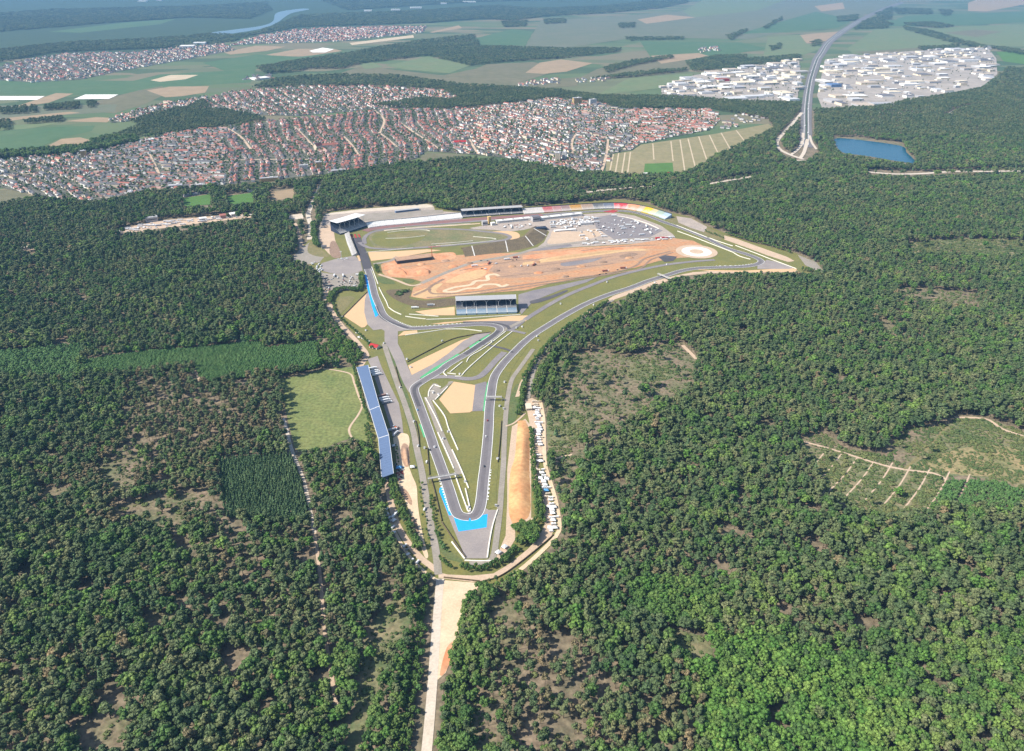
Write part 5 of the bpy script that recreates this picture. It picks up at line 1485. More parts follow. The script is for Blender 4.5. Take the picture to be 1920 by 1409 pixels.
# covered blue-seated stand facing the hairpin complex
root, FP, NB, o0 = grandstand('large covered grandstand with seats darkened as roof shade and blue front rows paled as sunlit facing the corner', [(856, 592), (913, 590), (970, 588)], 1, 40, 3.5, 18, 16,
                              [(1, 'seat_shaded_dark')] * 6, gap=1.2, backwall=5, roof=(23.5, 17, 43, 'hall_grey', 1.0, 5), closed_back='dark_metal')  # roof shade over the rear seats is painted by their dark colour
for k in range(6):                                       # paler seat copy: sunlit strip in front of the roof, put into colour
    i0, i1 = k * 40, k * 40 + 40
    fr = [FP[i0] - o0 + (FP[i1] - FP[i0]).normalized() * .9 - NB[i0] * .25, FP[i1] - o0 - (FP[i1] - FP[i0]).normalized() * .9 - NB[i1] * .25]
    terrace_block(fr, [NB[i0], NB[i1]], 12.6, 3.75, 8.4, 5).build('lit_front_rows', 'seat_lit_blue', root)
for i in (0, 240):                                       # side walls carrying the roof
    q0, q1 = FP[i] + NB[i] * 30 - o0, FP[i] + NB[i] * 42 - o0
    MB().bar((q0.x, q0.y, 12), (q1.x, q1.y, 12), .6, 24).build('side_wall', 'white_metal', root)
# main stand with roof at the pit straight
grandstand('long grandstand under a flat grey roof on the pit straight', [(868, 409), (925, 405), (982, 401.5)], 1, 30, 3, 10.5, 12, [(1, 'seat_shaded_dark')] * 5, backwall=5, roof=(16, 9, 33, 'concrete', .8, 8), closed_back='dark_metal')  # seats coloured dark for the shade beneath the roof
# white open terrace
grandstand('long open white terrace between the curved stand and the covered main stand', [(692, 428.5), (716, 425), (760, 421), (800, 417), (868, 409.5)], 1, 21, 2.5, 9.5, 10, [(1, 'terrace_white')] * 11, closed_back='concrete')
# coloured terrace round the first curve
CB = [(3.6, (.72, .66, .6), 'white'), (1.8, (.62, .21, .20), 'pink-red'), (1.6, (.60, .33, .31), 'pale pink'), (1.6, (.45, .31, .28), 'dusty brown'), (2.1, (.64, .37, .11), 'amber'), (2.2, (.52, .38, .28), 'tan'), (1.8, (.22, .22, .22), 'dark grey'),
      (1.8, (.22, .24, .29), 'slate blue'), (2.0, (.64, .09, .10), 'red'), (1.9, (.64, .33, .19), 'salmon'), (1.0, (.50, .40, .28), 'beige'), (1.5, (.72, .47, .04), 'yellow'), (1.1, (.52, .44, .26), 'sand'), (1.6, (.33, .40, .33), 'grey-green'), (1.5, (.36, .45, .55), 'pale blue')]
for i, (w_, c_, n_) in enumerate(CB):
    mat('seats_' + n_.replace(' ', '_').replace('-', '_'), c_, rough=.7, fine=.08, fscale=.3)
grandstand('long open terrace in coloured seat blocks curving round the end of the pit straight', [(983, 402.5), (1053, 397.5), (1090, 395), (1126, 392.8), (1150, 392.2), (1165, 392.6), (1184, 394.6), (1213, 400.8), (1247, 412)], 1, 24, 2.5, 11, 11,
           [(w_, 'seats_' + n_.replace(' ', '_').replace('-', '_')) for w_, c_, n_ in CB], gap=1.0, plabels=[n_ + ' seat block' for _, _, n_ in CB], closed_back='dark_metal')
# curved covered stand at the head of the drag strip
grandstand('tall curved grandstand under a white roof at the end of the dark drag strip', [(638, 441), (648, 438.5), (660, 435), (676, 430), (692, 424.5)], 1, 44, 4, 20, 18, [(1, 'seat_shaded_dark')] * 4, gap=1.2, backwall=6, roof=(27, 10, 48, 'white_metal', 2.5, 6), closed_back='dark_metal')  # shaded interior under the roof is put into the dark seat colour
grandstand('narrow open grey terrace beside the dark drag strip', [(646, 440), (650, 455), (655, 468), (660, 481)], 1, 11, 2, 6.5, 7, [(1, 'concrete')] * 4, closed_back='concrete_light')
# inner embankment terrace round the oval
def embank(label, L, R, h, material, aisles, cat='embankment'):
    root = empty('terrace_bank', G(*L[0]))
    o0 = Vector(G(*L[0]))
    A = catmull([G(*p) for p in L], 5)
    B = catmull([G(*p) for p in R], 5)
    vs, fs = [], []
    K = 5
    for a, b in zip(A, B):
        for j in range(K + 1):
            q = a + (b - a) * (j / K) - o0
            vs.append((q.x, q.y, h * (1 - j / K) + (.3 if 0 < j < K else 0)))
        q = a + (a - b) * .35 - o0
        vs.append((q.x, q.y, 0))
    k = K + 2
    for i in range(len(A) - 1):
        for j in range(K):
            fs.append((i * k + j, i * k + j + 1, (i + 1) * k + j + 1, (i + 1) * k + j))
        fs.append((i * k + K + 1, i * k, (i + 1) * k, (i + 1) * k + K + 1))
    mesh_obj('slope', vs, fs, material, root)
    for t in aisles:
        i = int(t * (len(A) - 1))
        a, b = A[i] - o0, B[i] - o0
        MB().bar((a.x, a.y, h + .35), (b.x, b.y, .6), 2.4, .25).build('stair', 'concrete_light', root)
    tag(root, label, cat)
embank('brown grassed terrace bank with pale stairs curving round the oval', [(866, 470), (900, 464), (935, 459), (965, 454), (985, 448), (998, 438), (1004, 429)], [(872, 483), (905, 479), (940, 475), (970, 470), (1000, 462), (1020, 450), (1028, 434)], 7, 'bank_brown', (.12, .4, .68, .9))

# long stand building with the blue roof
def blue_building():
    L = [(668.4, 689), (693.2, 769.2), (709.3, 822.4), (715.5, 896.2)]
    R = [(690, 684.5), (711.5, 762), (729, 816), (738, 888)]
    zl, zr = 9.0, 13.0
    WL = [Vector(G(x, y, zl)) for x, y in L]
    WR = [Vector(G(x, y, zr)) for x, y in R]
    o0 = Vector((WL[0].x, WL[0].y, 0))
    root = empty('solar_roof_stand', o0)
    tag(root, 'long three-section building with a blue solar roof beside the car park', 'building')
    for i in range(3):
        a, b, c, d = WL[i] - o0, WR[i] - o0, WR[i + 1] - o0, WL[i + 1] - o0
        if i:
            a, b = a.lerp(d, .006), b.lerp(c, .006)
        rf = MB()
        rf.add([a, d, c, b] + [p - Vector((0, 0, .5)) for p in (a, d, c, b)], [(0, 1, 2, 3), (7, 6, 5, 4), (0, 4, 5, 1), (1, 5, 6, 2), (2, 6, 7, 3), (3, 7, 4, 0)])
        ro = rf.build('roof', 'solar_blue', root)
        nseg = 16
        for k in range(1, nseg):                         # raised seams between the panel rows
            t = k / nseg
            MB().bar(a.lerp(d, t) + Vector((0, 0, .06)), b.lerp(c, t) + Vector((0, 0, .06)), .12, .1).build('panel_seam', 'hall_blue', ro)
        for e, f in ((a, d), (b, c)):
            MB().bar(e + Vector((0, 0, .1)), f + Vector((0, 0, .1)), .45, .35).build('roof_edge', 'white_metal', ro)
        if i < 2:
            MB().bar(d + Vector((0, 0, .15)), c + Vector((0, 0, .15)), 1.0, .4).build('joint_strip', 'white_metal', ro)
        wl = MB()
        p, q = Vector((a.x, a.y, 4.2)), Vector((d.x, d.y, 4.2))
        inw = (b - a).normalized() * 1.0
        wl.bar(p + Vector((inw.x, inw.y, 0)), q + Vector((inw.x, inw.y, 0)), .4, 8.4)
        wl.build('wall', 'concrete', root)
        fr = [Vector((b.x, b.y, 0)) - inw * 3 * Vector((1, 1, 0)).length, Vector((c.x, c.y, 0)) - inw * 3 * Vector((1, 1, 0)).length]
        fr = [Vector((f_.x, f_.y, 0)) for f_ in fr]
        bd = Vector((a.x - b.x, a.y - b.y, 0)).normalized()
        wdt = Vector((a.x - b.x, a.y - b.y, 0)).length - 6.5
        terrace_block(fr, [bd, bd], wdt, 1.5, 6.5, 9).build('terrace', 'concrete', root)
        for k in range(7):
            t = (k + .5) / 7
            e = b.lerp(c, t)
            MB().bar((e.x - inw.x * 1.2, e.y - inw.y * 1.2, 0), (e.x - inw.x * 1.2, e.y - inw.y * 1.2, e.z - .3), .4).build('column', 'dark_metal', root)
blue_building()

# ================================================================== buildings round the circuit
def house_like(name, c, size, rz, h, roof_h, wallm, roofm, label, cat='building', group=None, doors=0):
    """gabled building: wall, roof, door parts"""
    o = empty(name, (c[0], c[1], 0), rz)
    x, y = size[0] / 2, size[1] / 2
    w_ = MB()
    w_.add([(-x, -y, 0), (x, -y, 0), (x, y, 0), (-x, y, 0), (-x, -y, h), (x, -y, h), (x, y, h), (-x, y, h), (-x, 0, h + roof_h), (x, 0, h + roof_h)],
           [(0, 1, 5, 4), (2, 3, 7, 6), (1, 2, 6, 9, 5), (3, 0, 4, 8, 7), (4, 5, 6, 7)])
    w_.build('wall', wallm, o)
    e = .5
    r_ = MB()
    k = roof_h / y
    for s in (-1, 1):
        r_.add([(-x - e, s * (y + e), h - e * k + .15), (x + e, s * (y + e), h - e * k + .15), (x + e, 0, h + roof_h + .15), (-x - e, 0, h + roof_h + .15)], [(0, 1, 2, 3) if s < 0 else (3, 2, 1, 0)])
    r_.build('roof', roofm, o)
    for i in range(doors):
        MB().box((-x + size[0] * (i + .5) / doors, -y - .05, 0), (size[0] / doors * .55, .2, min(h * .75, 4)), 0).build('door', 'dark_metal', o)
    tag(o, label, cat, group)
    return o

def hall(name, c, size, rz, h, wallm, roofm, label, cat='building', group=None, win=True, extras=True):
    """flat-roofed hall: wall, roof with parapet, window bands, roof lights"""
    o = empty(name, (c[0], c[1], 0), rz)
    MB().box((0, 0, 0), (size[0], size[1], h)).build('wall', wallm, o)
    rf = MB()
    rf.box((0, 0, h), (size[0] + .6, size[1] + .6, .7))
    rob = rf.build('roof', roofm, o)
    if win:
        MB().box((0, -size[1] / 2 - .06, h * .45), (size[0] * .86, .12, h * .22)).build('window_band', 'glass_dark', o)
    if extras:
        for i in range(3):
            MB().box((-size[0] * .3 + size[0] * .3 * i, 0, h + .7), (size[0] * .06, size[1] * .6, .6)).build('roof_light', 'hall_grey' if roofm != 'hall_grey' else 'hall_white', rob)
    tag(o, label, cat, group)
    return o

def line_hall(name, a, b, depth, h, wallm, roofm, label, **kw):
    A, B = Vector(G(*a)), Vector(G(*b))
    d = B - A
    rz = math.atan2(d.y, d.x)
    n = Vector((-d.y, d.x, 0)).normalized()
    c = (A + B) / 2 + n * depth / 2
    return hall(name, c, (d.length, depth), rz, h, wallm, roofm, label, **kw)
line_hall('pit_building', (932, 420), (995, 413.6), 13, 6.5, 'hall_white', 'hall_white', 'long white pit building nearer the covered main stand')
line_hall('pit_building', (1015, 413.6), (1092, 405.2), 13, 6.5, 'hall_white', 'hall_white', 'long white pit building behind the coloured terrace')
line_hall('control_tower', (999, 417), (1013, 415.5), 18, 13, 'hall_grey', 'hall_dark', 'grey control tower between the two white pit buildings', extras=False)
line_hall('race_office', (905, 424), (915, 423), 10, 11, 'wall_grey', 'hall_grey', 'grey block at the end of the pit lane by the orange tower', extras=False)
line_hall('race_office', (916, 420), (921, 419.4), 8, 18, 'ochre', 'ochre', 'slim orange tower beside the pit lane', extras=False, win=False)
line_hall('race_office', (922, 424), (929, 423), 9, 7, 'hall_white', 'hall_white', 'small white pavilion next to the slim orange tower', extras=False)
line_hall('paddock_hall', (1088, 423.5), (1111, 422), 22, 5.5, 'hall_white', 'hall_grey', 'grey flat-roofed hall among the paddock trucks')
line_hall('paddock_hall', (1004, 434), (1026, 432), 16, 6, 'dark_metal', 'seat_shaded_dark', 'dark roofed hall at the end of the brown terrace bank', extras=False)
line_hall('paddock_hall', (1040, 436), (1080, 433), 8, 3.5, 'hall_white', 'hall_white', 'long low white tent row at the paddock edge', extras=False)
line_hall('red_hall', (1230, 449.5), (1252, 448.2), 6, 3.6, 'car_red', 'car_red', 'low red container row at the paddock edge', extras=False, win=False)
line_hall('shell_building', (745, 496), (810, 488), 26, 7.5, 'dark_metal', 'earth_mauve', 'long half-built hall with walls darkened as its shadowed front on the orange earthworks', extras=False, win=False)  # closed box: dark wall colour stands for the shadow in the front
line_hall('stand_store', (742, 400), (786, 395), 10, 5, 'hall_blue', 'hall_grey', 'low blue-fronted hall behind the white terrace', extras=False)
c_ = G(703, 652)
house_like('red_roof_hall', c_, (17, 12), -.5, 4, 3, 'wall_cream', 'car_red', 'small hall with a bright red roof beside the old straight', doors=2)
c_ = G(991, 766)
hall('pavilion', c_, (9, 16), .12, 4, 'wall_cream', 'wall_cream', 'small beige pavilion at the head of the camping lane', extras=False)
c_ = G(608, 466)
hall('lodge', c_, (12, 10), .3, 6, 'wall_grey', 'roof_grey', 'grey lodge under trees by the forecourt of the drag strip stand', extras=False)

# sand mound
def mound(name, L, R, h, material, label):
    A = catmull([G(*p) for p in L], 6)
    B = catmull([G(*p) for p in R], 6)
    n = len(A)
    prof = [(0, 0), (.12, .25), (.3, .75), (.46, 1.0), (.58, .98), (.75, .6), (.9, .18), (1, 0)]
    rg = np.random.default_rng(5)
    vs, fs = [], []
    for i, (a, b) in enumerate(zip(A, B)):
        env = min(1, 4 * i / (n - 1), 4 * (n - 1 - i) / (n - 1)) ** .7
        for t, z in prof:
            q = a + (b - a) * min(max(t + (rg.uniform(-.03, .03) if 0 < t < 1 else 0), 0), 1)
            vs.append((q.x, q.y, .25 + (h * z * env * rg.uniform(.85, 1.12) if 0 < t < 1 else -.25)))
    k = len(prof)
    for i in range(n - 1):
        for j in range(k - 1):
            fs.append((i * k + j, (i + 1) * k + j, (i + 1) * k + j + 1, i * k + j + 1))
    o = mesh_obj(name, vs, fs, material)
    for p in o.data.polygons:
        p.use_smooth = True
    return tag(o, kind='structure')
mound('sand_mound', [(970, 790), (967, 830), (964, 860), (956, 885), (953, 921), (953, 960), (958, 985)], [(986, 788), (994, 810), (994, 850), (994, 885), (996, 921), (996, 955), (992, 972)], 4.5, 'mound_sand', '')
mound('sand_mound', [(1010, 487), (1080, 478), (1160, 468)], [(1012, 491), (1082, 482), (1165, 471)], 4, 'earth_yellow', '')
mound('soil_heap', [(726, 508), (745, 502), (760, 510)], [(730, 517), (750, 516), (764, 518)], 5, 'earth_red', '')
mound('soil_heap', [(780, 508), (795, 503), (808, 508)], [(782, 517), (798, 518), (806, 515)], 5, 'earth_red', '')
for hx, hy, hw_, hm in ((850, 500, 9, 'earth_red'), (880, 494, 7, 'earth_brown'), (1005, 492, 8, 'earth_orange'), (1040, 505, 10, 'earth_brown'), (1090, 500, 9, 'earth_orange'), (930, 508, 8, 'earth_brown'), (960, 500, 7, 'earth_orange'), (1010, 512, 9, 'earth_red'), (790, 496, 7, 'earth_red'), (1130, 492, 9, 'earth_brown'), (1180, 484, 8, 'earth_orange'), (835, 489, 8, 'earth_mauve'), (1060, 519, 7, 'earth_brown')):
    mound('soil_heap', [(hx - hw_, hy), (hx, hy - hw_ * .22), (hx + hw_, hy - 1)], [(hx - hw_, hy + 2.2), (hx, hy + 3), (hx + hw_, hy + 1.5)], 3.2, hm, '')
mound('soil_heap', [(754, 840), (756, 858), (762, 874)], [(766, 838), (768, 858), (768, 874)], 3, 'earth_mauve', '')

# ================================================================== towns
HROOF = ['roof_red', 'roof_brown', 'roof_grey', 'roof_pink']
HWALL = ['wall_white', 'wall_cream', 'wall_grey']
HMATS = HWALL + HROOF
RNAME = {'roof_red': 'red tiled', 'roof_brown': 'brown tiled', 'roof_grey': 'dark grey', 'roof_pink': 'faded pink'}
WNAME = {'wall_white': 'white', 'wall_cream': 'cream', 'wall_grey': 'grey'}

def house_geo(lx, ly, h, rh):
    x, y, e = lx / 2, ly / 2, .4
    v = np.array([(-x, -y, 0), (x, -y, 0), (x, y, 0), (-x, y, 0), (-x, -y, h), (x, -y, h), (x, y, h), (-x, y, h), (-x, 0, h + rh), (x, 0, h + rh),
                  (-x - e, -y - e, h - .25), (x + e, -y - e, h - .25), (x + e, 0, h + rh + .15), (-x - e, 0, h + rh + .15), (-x - e, y + e, h - .25), (x + e, y + e, h - .25)])
    f = [(0, 1, 5, 4), (2, 3, 7, 6), (1, 2, 6, 9, 5), (3, 0, 4, 8, 7), (10, 11, 12, 13), (13, 12, 15, 14)]
    return v, f

houses = []          # x, y, rz, lx, ly, h, rh, wall, roof
def town(poly_px, ang, rowgap, plot, fill, redness, big=1.0, only=None, street=5):
    W_ = np.array([G(*p)[:2] for p in poly_px])
    c = W_.mean(0)
    R = max(np.linalg.norm(W_ - c, axis=1))
    ca, sa = math.cos(ang), math.sin(ang)
    u = np.arange(-R, R, plot)
    v = np.arange(-R, R, rowgap)
    U, V = np.meshgrid(u, v)
    V = V + np.where((np.arange(len(v)) % 2)[:, None] == 1, -rowgap * .18, rowgap * .18)
    U = U.ravel() + RNG.uniform(-.26, .26, U.size) * plot
    V = V.ravel()
    V = V + RNG.uniform(-.1, .1, V.size) * rowgap + 14 * np.sin(U * .009) + 9 * np.sin(V * .013)
    X, Y = c[0] + U * ca - V * sa, c[1] + U * sa + V * ca
    px, py = proj(np.stack([X, Y, np.zeros_like(X)], -1))
    k = pip(px, py, poly_px) & (RNG.uniform(size=X.size) < fill) & ~dist_ribbons(X, Y, 5) & (px > -120) & (px < 2050)
    for (x, y, a_, b_) in zip(X[k], Y[k], px[k], py[k]):
        red = redness(a_, b_) if callable(redness) else redness
        r = RNG.uniform()
        roof = 0 if r < red * .55 else 3 if r < red * .8 else 1 if r < red * .8 + .25 else 2
        wl = int(RNG.choice([0, 0, 0, 1, 1, 2]))
        if RNG.uniform() < .05:
            houses.append((x, y, ang + RNG.normal() * .05, RNG.uniform(24, 44) * big, RNG.uniform(11, 15) * big, RNG.uniform(7, 11), RNG.uniform(2, 4), wl, roof))
            continue
        houses.append((x, y, ang + (math.pi / 2 if RNG.uniform() < .3 else 0) + RNG.normal() * .06, RNG.uniform(10, 18) * big, RNG.uniform(8.5, 12) * big, RNG.uniform(3.2, 6.5) * (big ** .5), RNG.uniform(2.4, 4.2) * big, wl, roof))
def red_main(a, b):
    r = .35 + .55 * math.exp(-((a - 640) / 260) ** 2) * (1 if b < 290 else .6)
    if a > 1180:
        r = max(r, .8)
    if 1060 < a < 1180:
        r = .25
    if a < 330:
        r = .3
    return r
def sub(poly, x0, x1):
    """slice of a pixel polygon between two columns (a district)"""
    out = []
    n = len(poly)
    def cut(pts, X, keep_gt):
        res = []
        for i in range(len(pts)):
            p, q = pts[i], pts[(i + 1) % len(pts)]
            ip, iq = (p[0] >= X) == keep_gt, (q[0] >= X) == keep_gt
            if ip:
                res.append(p)
            if ip != iq:
                t = (X - p[0]) / (q[0] - p[0])
                res.append((X, p[1] + t * (q[1] - p[1])))
        return res
    return cut(cut(poly, x0, True), x1, False)
a0, a1 = Vector(G(640, 252)), Vector(G(672, 292))
ang_c = math.atan2((a1 - a0).y, (a1 - a0).x)
for x0, x1, an in ((-150, 180, ang_c + .5), (180, 420, ang_c + 1.1), (420, 620, ang_c + .05), (620, 860, ang_c - .1), (860, 1070, ang_c + .35), (1070, 1360, ang_c + .8)):
    town(sub(TOWNS['main'], x0, x1), an, 25, 16, .84, red_main)
town(TOWNS['upper'], ang_c + .2, 27, 18, .75, .7)
town(TOWNS['strip'], ang_c + .6, 30, 20, .75, .5)
town(TOWNS['west'], ang_c + .4, 42, 32, .72, .5, big=1.5)
town(TOWNS['far'], ang_c + .3, 52, 42, .75, .75, big=1.9)
town([(1370, 222), (1400, 208), (1432, 206), (1434, 224), (1390, 236), (1350, 246)], ang_c + .8, 30, 24, .6, .1)
# small hamlets and farms
for p_ in ([(1080, 150), (1140, 144), (1145, 152), (1085, 156)], [(970, 158), (1040, 148), (1060, 156), (975, 164)], [(455, 145), (510, 141), (512, 150), (460, 152)], [(1310, 92), (1345, 88), (1350, 96), (1315, 100)]):
    town(p_, ang_c, 34, 26, .55, .2, big=1.5)
H = np.array(houses)
hp = np.array([proj(np.array([h[0], h[1], 4.0])) for h in H])
inside = (hp[:, 0] > 4) & (hp[:, 0] < 1916)
order = np.argsort(np.where(inside, H[:, 1], 1e9))[:300]
near = np.zeros(len(H), bool)
near[order] = True
HM = {}
for wi in range(3):
    for ri in range(4):
        v, f = house_geo(1, 1, 1, .62)
        HM[(wi, ri)] = None
def district(a, b):
    if a < 90: return 'at the town edge beside the olive field'
    if a < 330: return 'in the white-walled quarter along the forest edge'
    if a < 600: return 'in the quarter behind the sports pitches'
    if a < 900: return 'by the long straight streets above the forest'
    if a < 1075: return 'in the red-roofed quarter near the tall yellow block'
    return 'in the quarter beside the striped stubble field'
for i in np.where(near)[0]:
    x, y, rz, lx, ly, h, rh, wl, ro = H[i]
    v, f = house_geo(lx, ly, h, rh)
    o = mesh_obj('house', v, f, [HWALL[int(wl)], HROOF[int(ro)]], midx=[0, 0, 0, 0, 1, 1])
    o.location = (x, y, 1.1)
    o.rotation_euler = (0, 0, rz)
    lb = '%s%s house with %s roof %s' % ('long ' if lx > 13 else '', WNAME[HWALL[int(wl)]], RNAME[HROOF[int(ro)]], district(*hp[i]))
    tag(o, lb, 'house', 'town houses: ' + lb)
VV, FF, MI = [], [], []
for x, y, rz, lx, ly, h, rh, wl, ro in H[~near]:
    v, f = house_geo(lx, ly, h, rh)
    ca, sa = math.cos(rz), math.sin(rz)
    b = len(VV)
    VV += [(x + p[0] * ca - p[1] * sa, y + p[0] * sa + p[1] * ca, 1.1 + p[2]) for p in v]
    FF += [tuple(i + b for i in q) for q in f]
    MI += [int(wl)] * 4 + [3 + int(ro)] * 2
tag(mesh_obj('town_houses', VV, FF, HMATS, midx=MI), 'close-packed far houses of the towns with red and grey roofs', 'houses', kind='stuff')
print('HOUSES', len(H))

def tower(px, py, w_, d_, h_, wallm, label, rz=.3, bands=6, name='tower_block'):
    x, y, _ = G(px, py)
    o = empty(name, (x, y, 1.1), rz)
    MB().box((0, 0, 0), (w_, d_, h_)).build('wall', wallm, o)
    MB().box((0, 0, h_), (w_ + .5, d_ + .5, .8)).build('roof', 'hall_grey', o)
    MB().box((w_ * .15, 0, h_ + .8), (w_ * .2, d_ * .4, 2.2)).build('roof_plant', 'hall_white', o)
    for k in range(bands):
        MB().box((0, -d_ / 2 - .05, h_ * (k + .35) / bands), (w_ * .84, .12, h_ / bands * .38)).build('window_band', 'glass_dark', o)
        MB().box((-w_ / 2 - .05, 0, h_ * (k + .35) / bands), (.12, d_ * .8, h_ / bands * .38)).build('window_band', 'glass_dark', o)
    tag(o, label, 'building')
tower(1082, 196, 44, 22, 30, 'ochre', 'broad ochre tower block at the far edge of the town', bands=9)
tower(1111, 198, 34, 18, 28, 'wall_white', 'broad white tower block beside the ochre one', bands=9)
tower(599, 319, 20, 15, 26, 'ochre', 'ochre tower block standing over the near town roofs', bands=8)
tower(699, 180, 12, 12, 36, 'wall_white', 'slender white tower at the back of the old town', bands=3)
tower(1046, 303, 17, 26, 30, 'wall_cream', 'tall yellow block above the forest edge', bands=9, rz=-.2)
tower(1058, 300, 14, 20, 26, 'wall_white', 'white block behind the tall yellow block', bands=8, rz=-.2)
tower(372, 354, 42, 13, 11, 'ochre', 'low ochre apartment row at the forest edge', bands=4)
tower(505, 340, 58, 13, 10, 'ochre', 'long ochre apartment row behind the tan sports pitch', bands=4)
tower(635, 326, 48, 14, 11, 'wall_cream', 'cream apartment row by the dark wood', bands=4)
tower(1234, 226, 60, 18, 13, 'ochre', 'wide ochre block in the red-roofed corner of the town', bands=4)
tower(330, 353, 40, 20, 9, 'hall_white', 'low white hall beside the forest edge of the town', bands=2)
tower(570, 318, 30, 14, 14, 'wall_white', 'white apartment block beside the ochre tower block', bands=5)
tower(158, 294, 18, 14, 20, 'ochre', 'small ochre block standing in the fields beyond the town', bands=5)
tower(306, 340, 12, 40, 12, 'wall_white', 'long white row turned end-on in the near town', bands=4)
tower(245, 365, 14, 30, 8, 'roof_red', 'red hall at the forest edge of the town', bands=2)
x_, y_, _ = G(597, 281)
house_like('church', (x_, y_), (30, 15), 1.0, 14, 10, 'wall_cream', 'roof_red', 'big red-roofed church among the old town houses')
bpy.data.objects['church'].location.z = 1.1
x_, y_, _ = G(618, 277)
house_like('school', (x_, y_), (55, 16), .4, 10, 6, 'wall_cream', 'roof_red', 'wide red-roofed school beside the church')
bpy.data.objects['school'].location.z = 1.1
x_, y_, _ = G(862, 270)
house_like('school', (x_, y_), (48, 20), .2, 7, 5, 'wall_white', 'car_red', 'bright red-roofed hall by the green common')
bpy.data.objects['school.001'].location.z = 1.1

# industrial halls either side of the motorway
def overlap(c, r, lst):
    return any((c[0] - q[0]) ** 2 + ((c[1] - q[1]) * .9) ** 2 < (r + q[2]) ** 2 for q in lst)
HC = [('hall_white', 'white'), ('hall_pale', 'pale grey'), ('hall_pale', 'pale grey'), ('hall_cream', 'cream'), ('hall_cream', 'cream'), ('hall_beige', 'beige'), ('hall_beige', 'beige'), ('hall_grey', 'grey'), ('hall_dark', 'dark'), ('wall_grey', 'brownish grey')]
for nm_, poly, tries in (('left', IND['left'], 420), ('right', IND['right'], 760)):
    W_ = np.array([G(*p) for p in poly])
    lst = []
    for t in range(tries):
        x, y = RNG.uniform(W_[:, 0].min(), W_[:, 0].max()), RNG.uniform(W_[:, 1].min(), W_[:, 1].max())
        a, b = proj(np.array([[x, y, 0.0]]))
        if not pip(a, b, poly)[0] or dist_ribbons(np.array([x]), np.array([y]), 25)[0]:
            continue
        big = 1.0 if t < tries * .25 else .6 if t < tries * .6 else .38
        lx, ly = RNG.uniform(60, 125) * big, RNG.uniform(45, 85) * big
        if overlap((x, y), (lx + ly) * .27, lst):
            continue
        lst.append((x, y, (lx + ly) * .27))
        roofm, rn = HC[int(RNG.integers(len(HC)))]
        wm = ['hall_white', 'hall_white', 'hall_cream', 'hall_grey'][int(RNG.integers(4))]
        ang = (.16 if nm_ == 'right' else .25) + (math.pi / 2 if RNG.uniform() < .2 else 0)
        lb = '%s%s-roofed industrial hall %s' % ('huge ' if lx > 95 else 'small ' if lx < 40 else '', rn, 'between the town and the motorway' if nm_ == 'left' else 'on the lake side of the motorway')
        o = empty('industrial_hall', (x, y, 1.15), ang)
        hh = RNG.uniform(7, 12)
        MB().box((0, 0, 0), (lx, ly, hh)).build('wall', wm, o)
        MB().box((0, 0, hh), (lx + .8, ly + .8, .9)).build('roof', roofm, o)
        tag(o, lb, 'hall', 'halls: ' + lb)
def fixed_hall(px, py, lx, ly, h, m1, m2, label, rz=.16):
    x, y, _ = G(px, py)
    o = empty('industrial_hall', (x, y, 1.15), rz)
    MB().box((0, 0, 0), (lx, ly, h)).build('wall', m1, o)
    MB().box((0, 0, h), (lx + .8, ly + .8, .9)).build('roof', m2, o)
    return tag(o, label, 'hall')
fixed_hall(1563, 163, 62, 60, 14, 'hall_blue', 'hall_blue', 'blue clad hall right beside the motorway')
fixed_hall(1354, 152, 70, 50, 12, 'car_red', 'roof_red', 'red roofed hall among the pale sheds')
for q in ((742, 20, 80, 60), (832, 8, 60, 70), (690, 22, 70, 60), (780, 16, 110, 60), (880, 5, 140, 70), (268, 4, 90, 90), (300, 2, 60, 80), (375, 84, 60, 50), (352, 90, 70, 60)):
    fixed_hall(q[0], q[1], q[2] * 1.6, q[3] * 1.6, 16, 'hall_white', 'hall_white', 'white factory shed far out on the hazy plain')['group'] = 'white sheds far out on the plain'

# ================================================================== vehicles and small things
def wheel(mb, c, r, w_, m):
    n = 10
    vs = [(c[0] + r * math.cos(2 * math.pi * i / n), c[1] + s * w_ / 2, c[2] + r * math.sin(2 * math.pi * i / n)) for s in (-1, 1) for i in range(n)]
    fs = [tuple(range(n)), tuple(range(2 * n - 1, n - 1, -1))] + [(i, i + n, (i + 1) % n + n, (i + 1) % n) for i in range(n)]
    mb.add(vs, fs, m)

def rounded(mb, x0, x1, y, z0, z1, r, m):
    """body with rounded-off roof edge, along x"""
    prof = [(-y, z0), (y, z0), (y, z1 - r), (y - r, z1), (-y + r, z1), (-y, z1 - r)]
    vs = [(x, p[0], p[1]) for x in (x0, x1) for p in prof]
    n = len(prof)
    fs = [tuple(range(n))[::-1], tuple(n + i for i in range(n))] + [(i, (i + 1) % n, (i + 1) % n + n, i + n) for i in range(n)]
    mb.add(vs, fs, m)

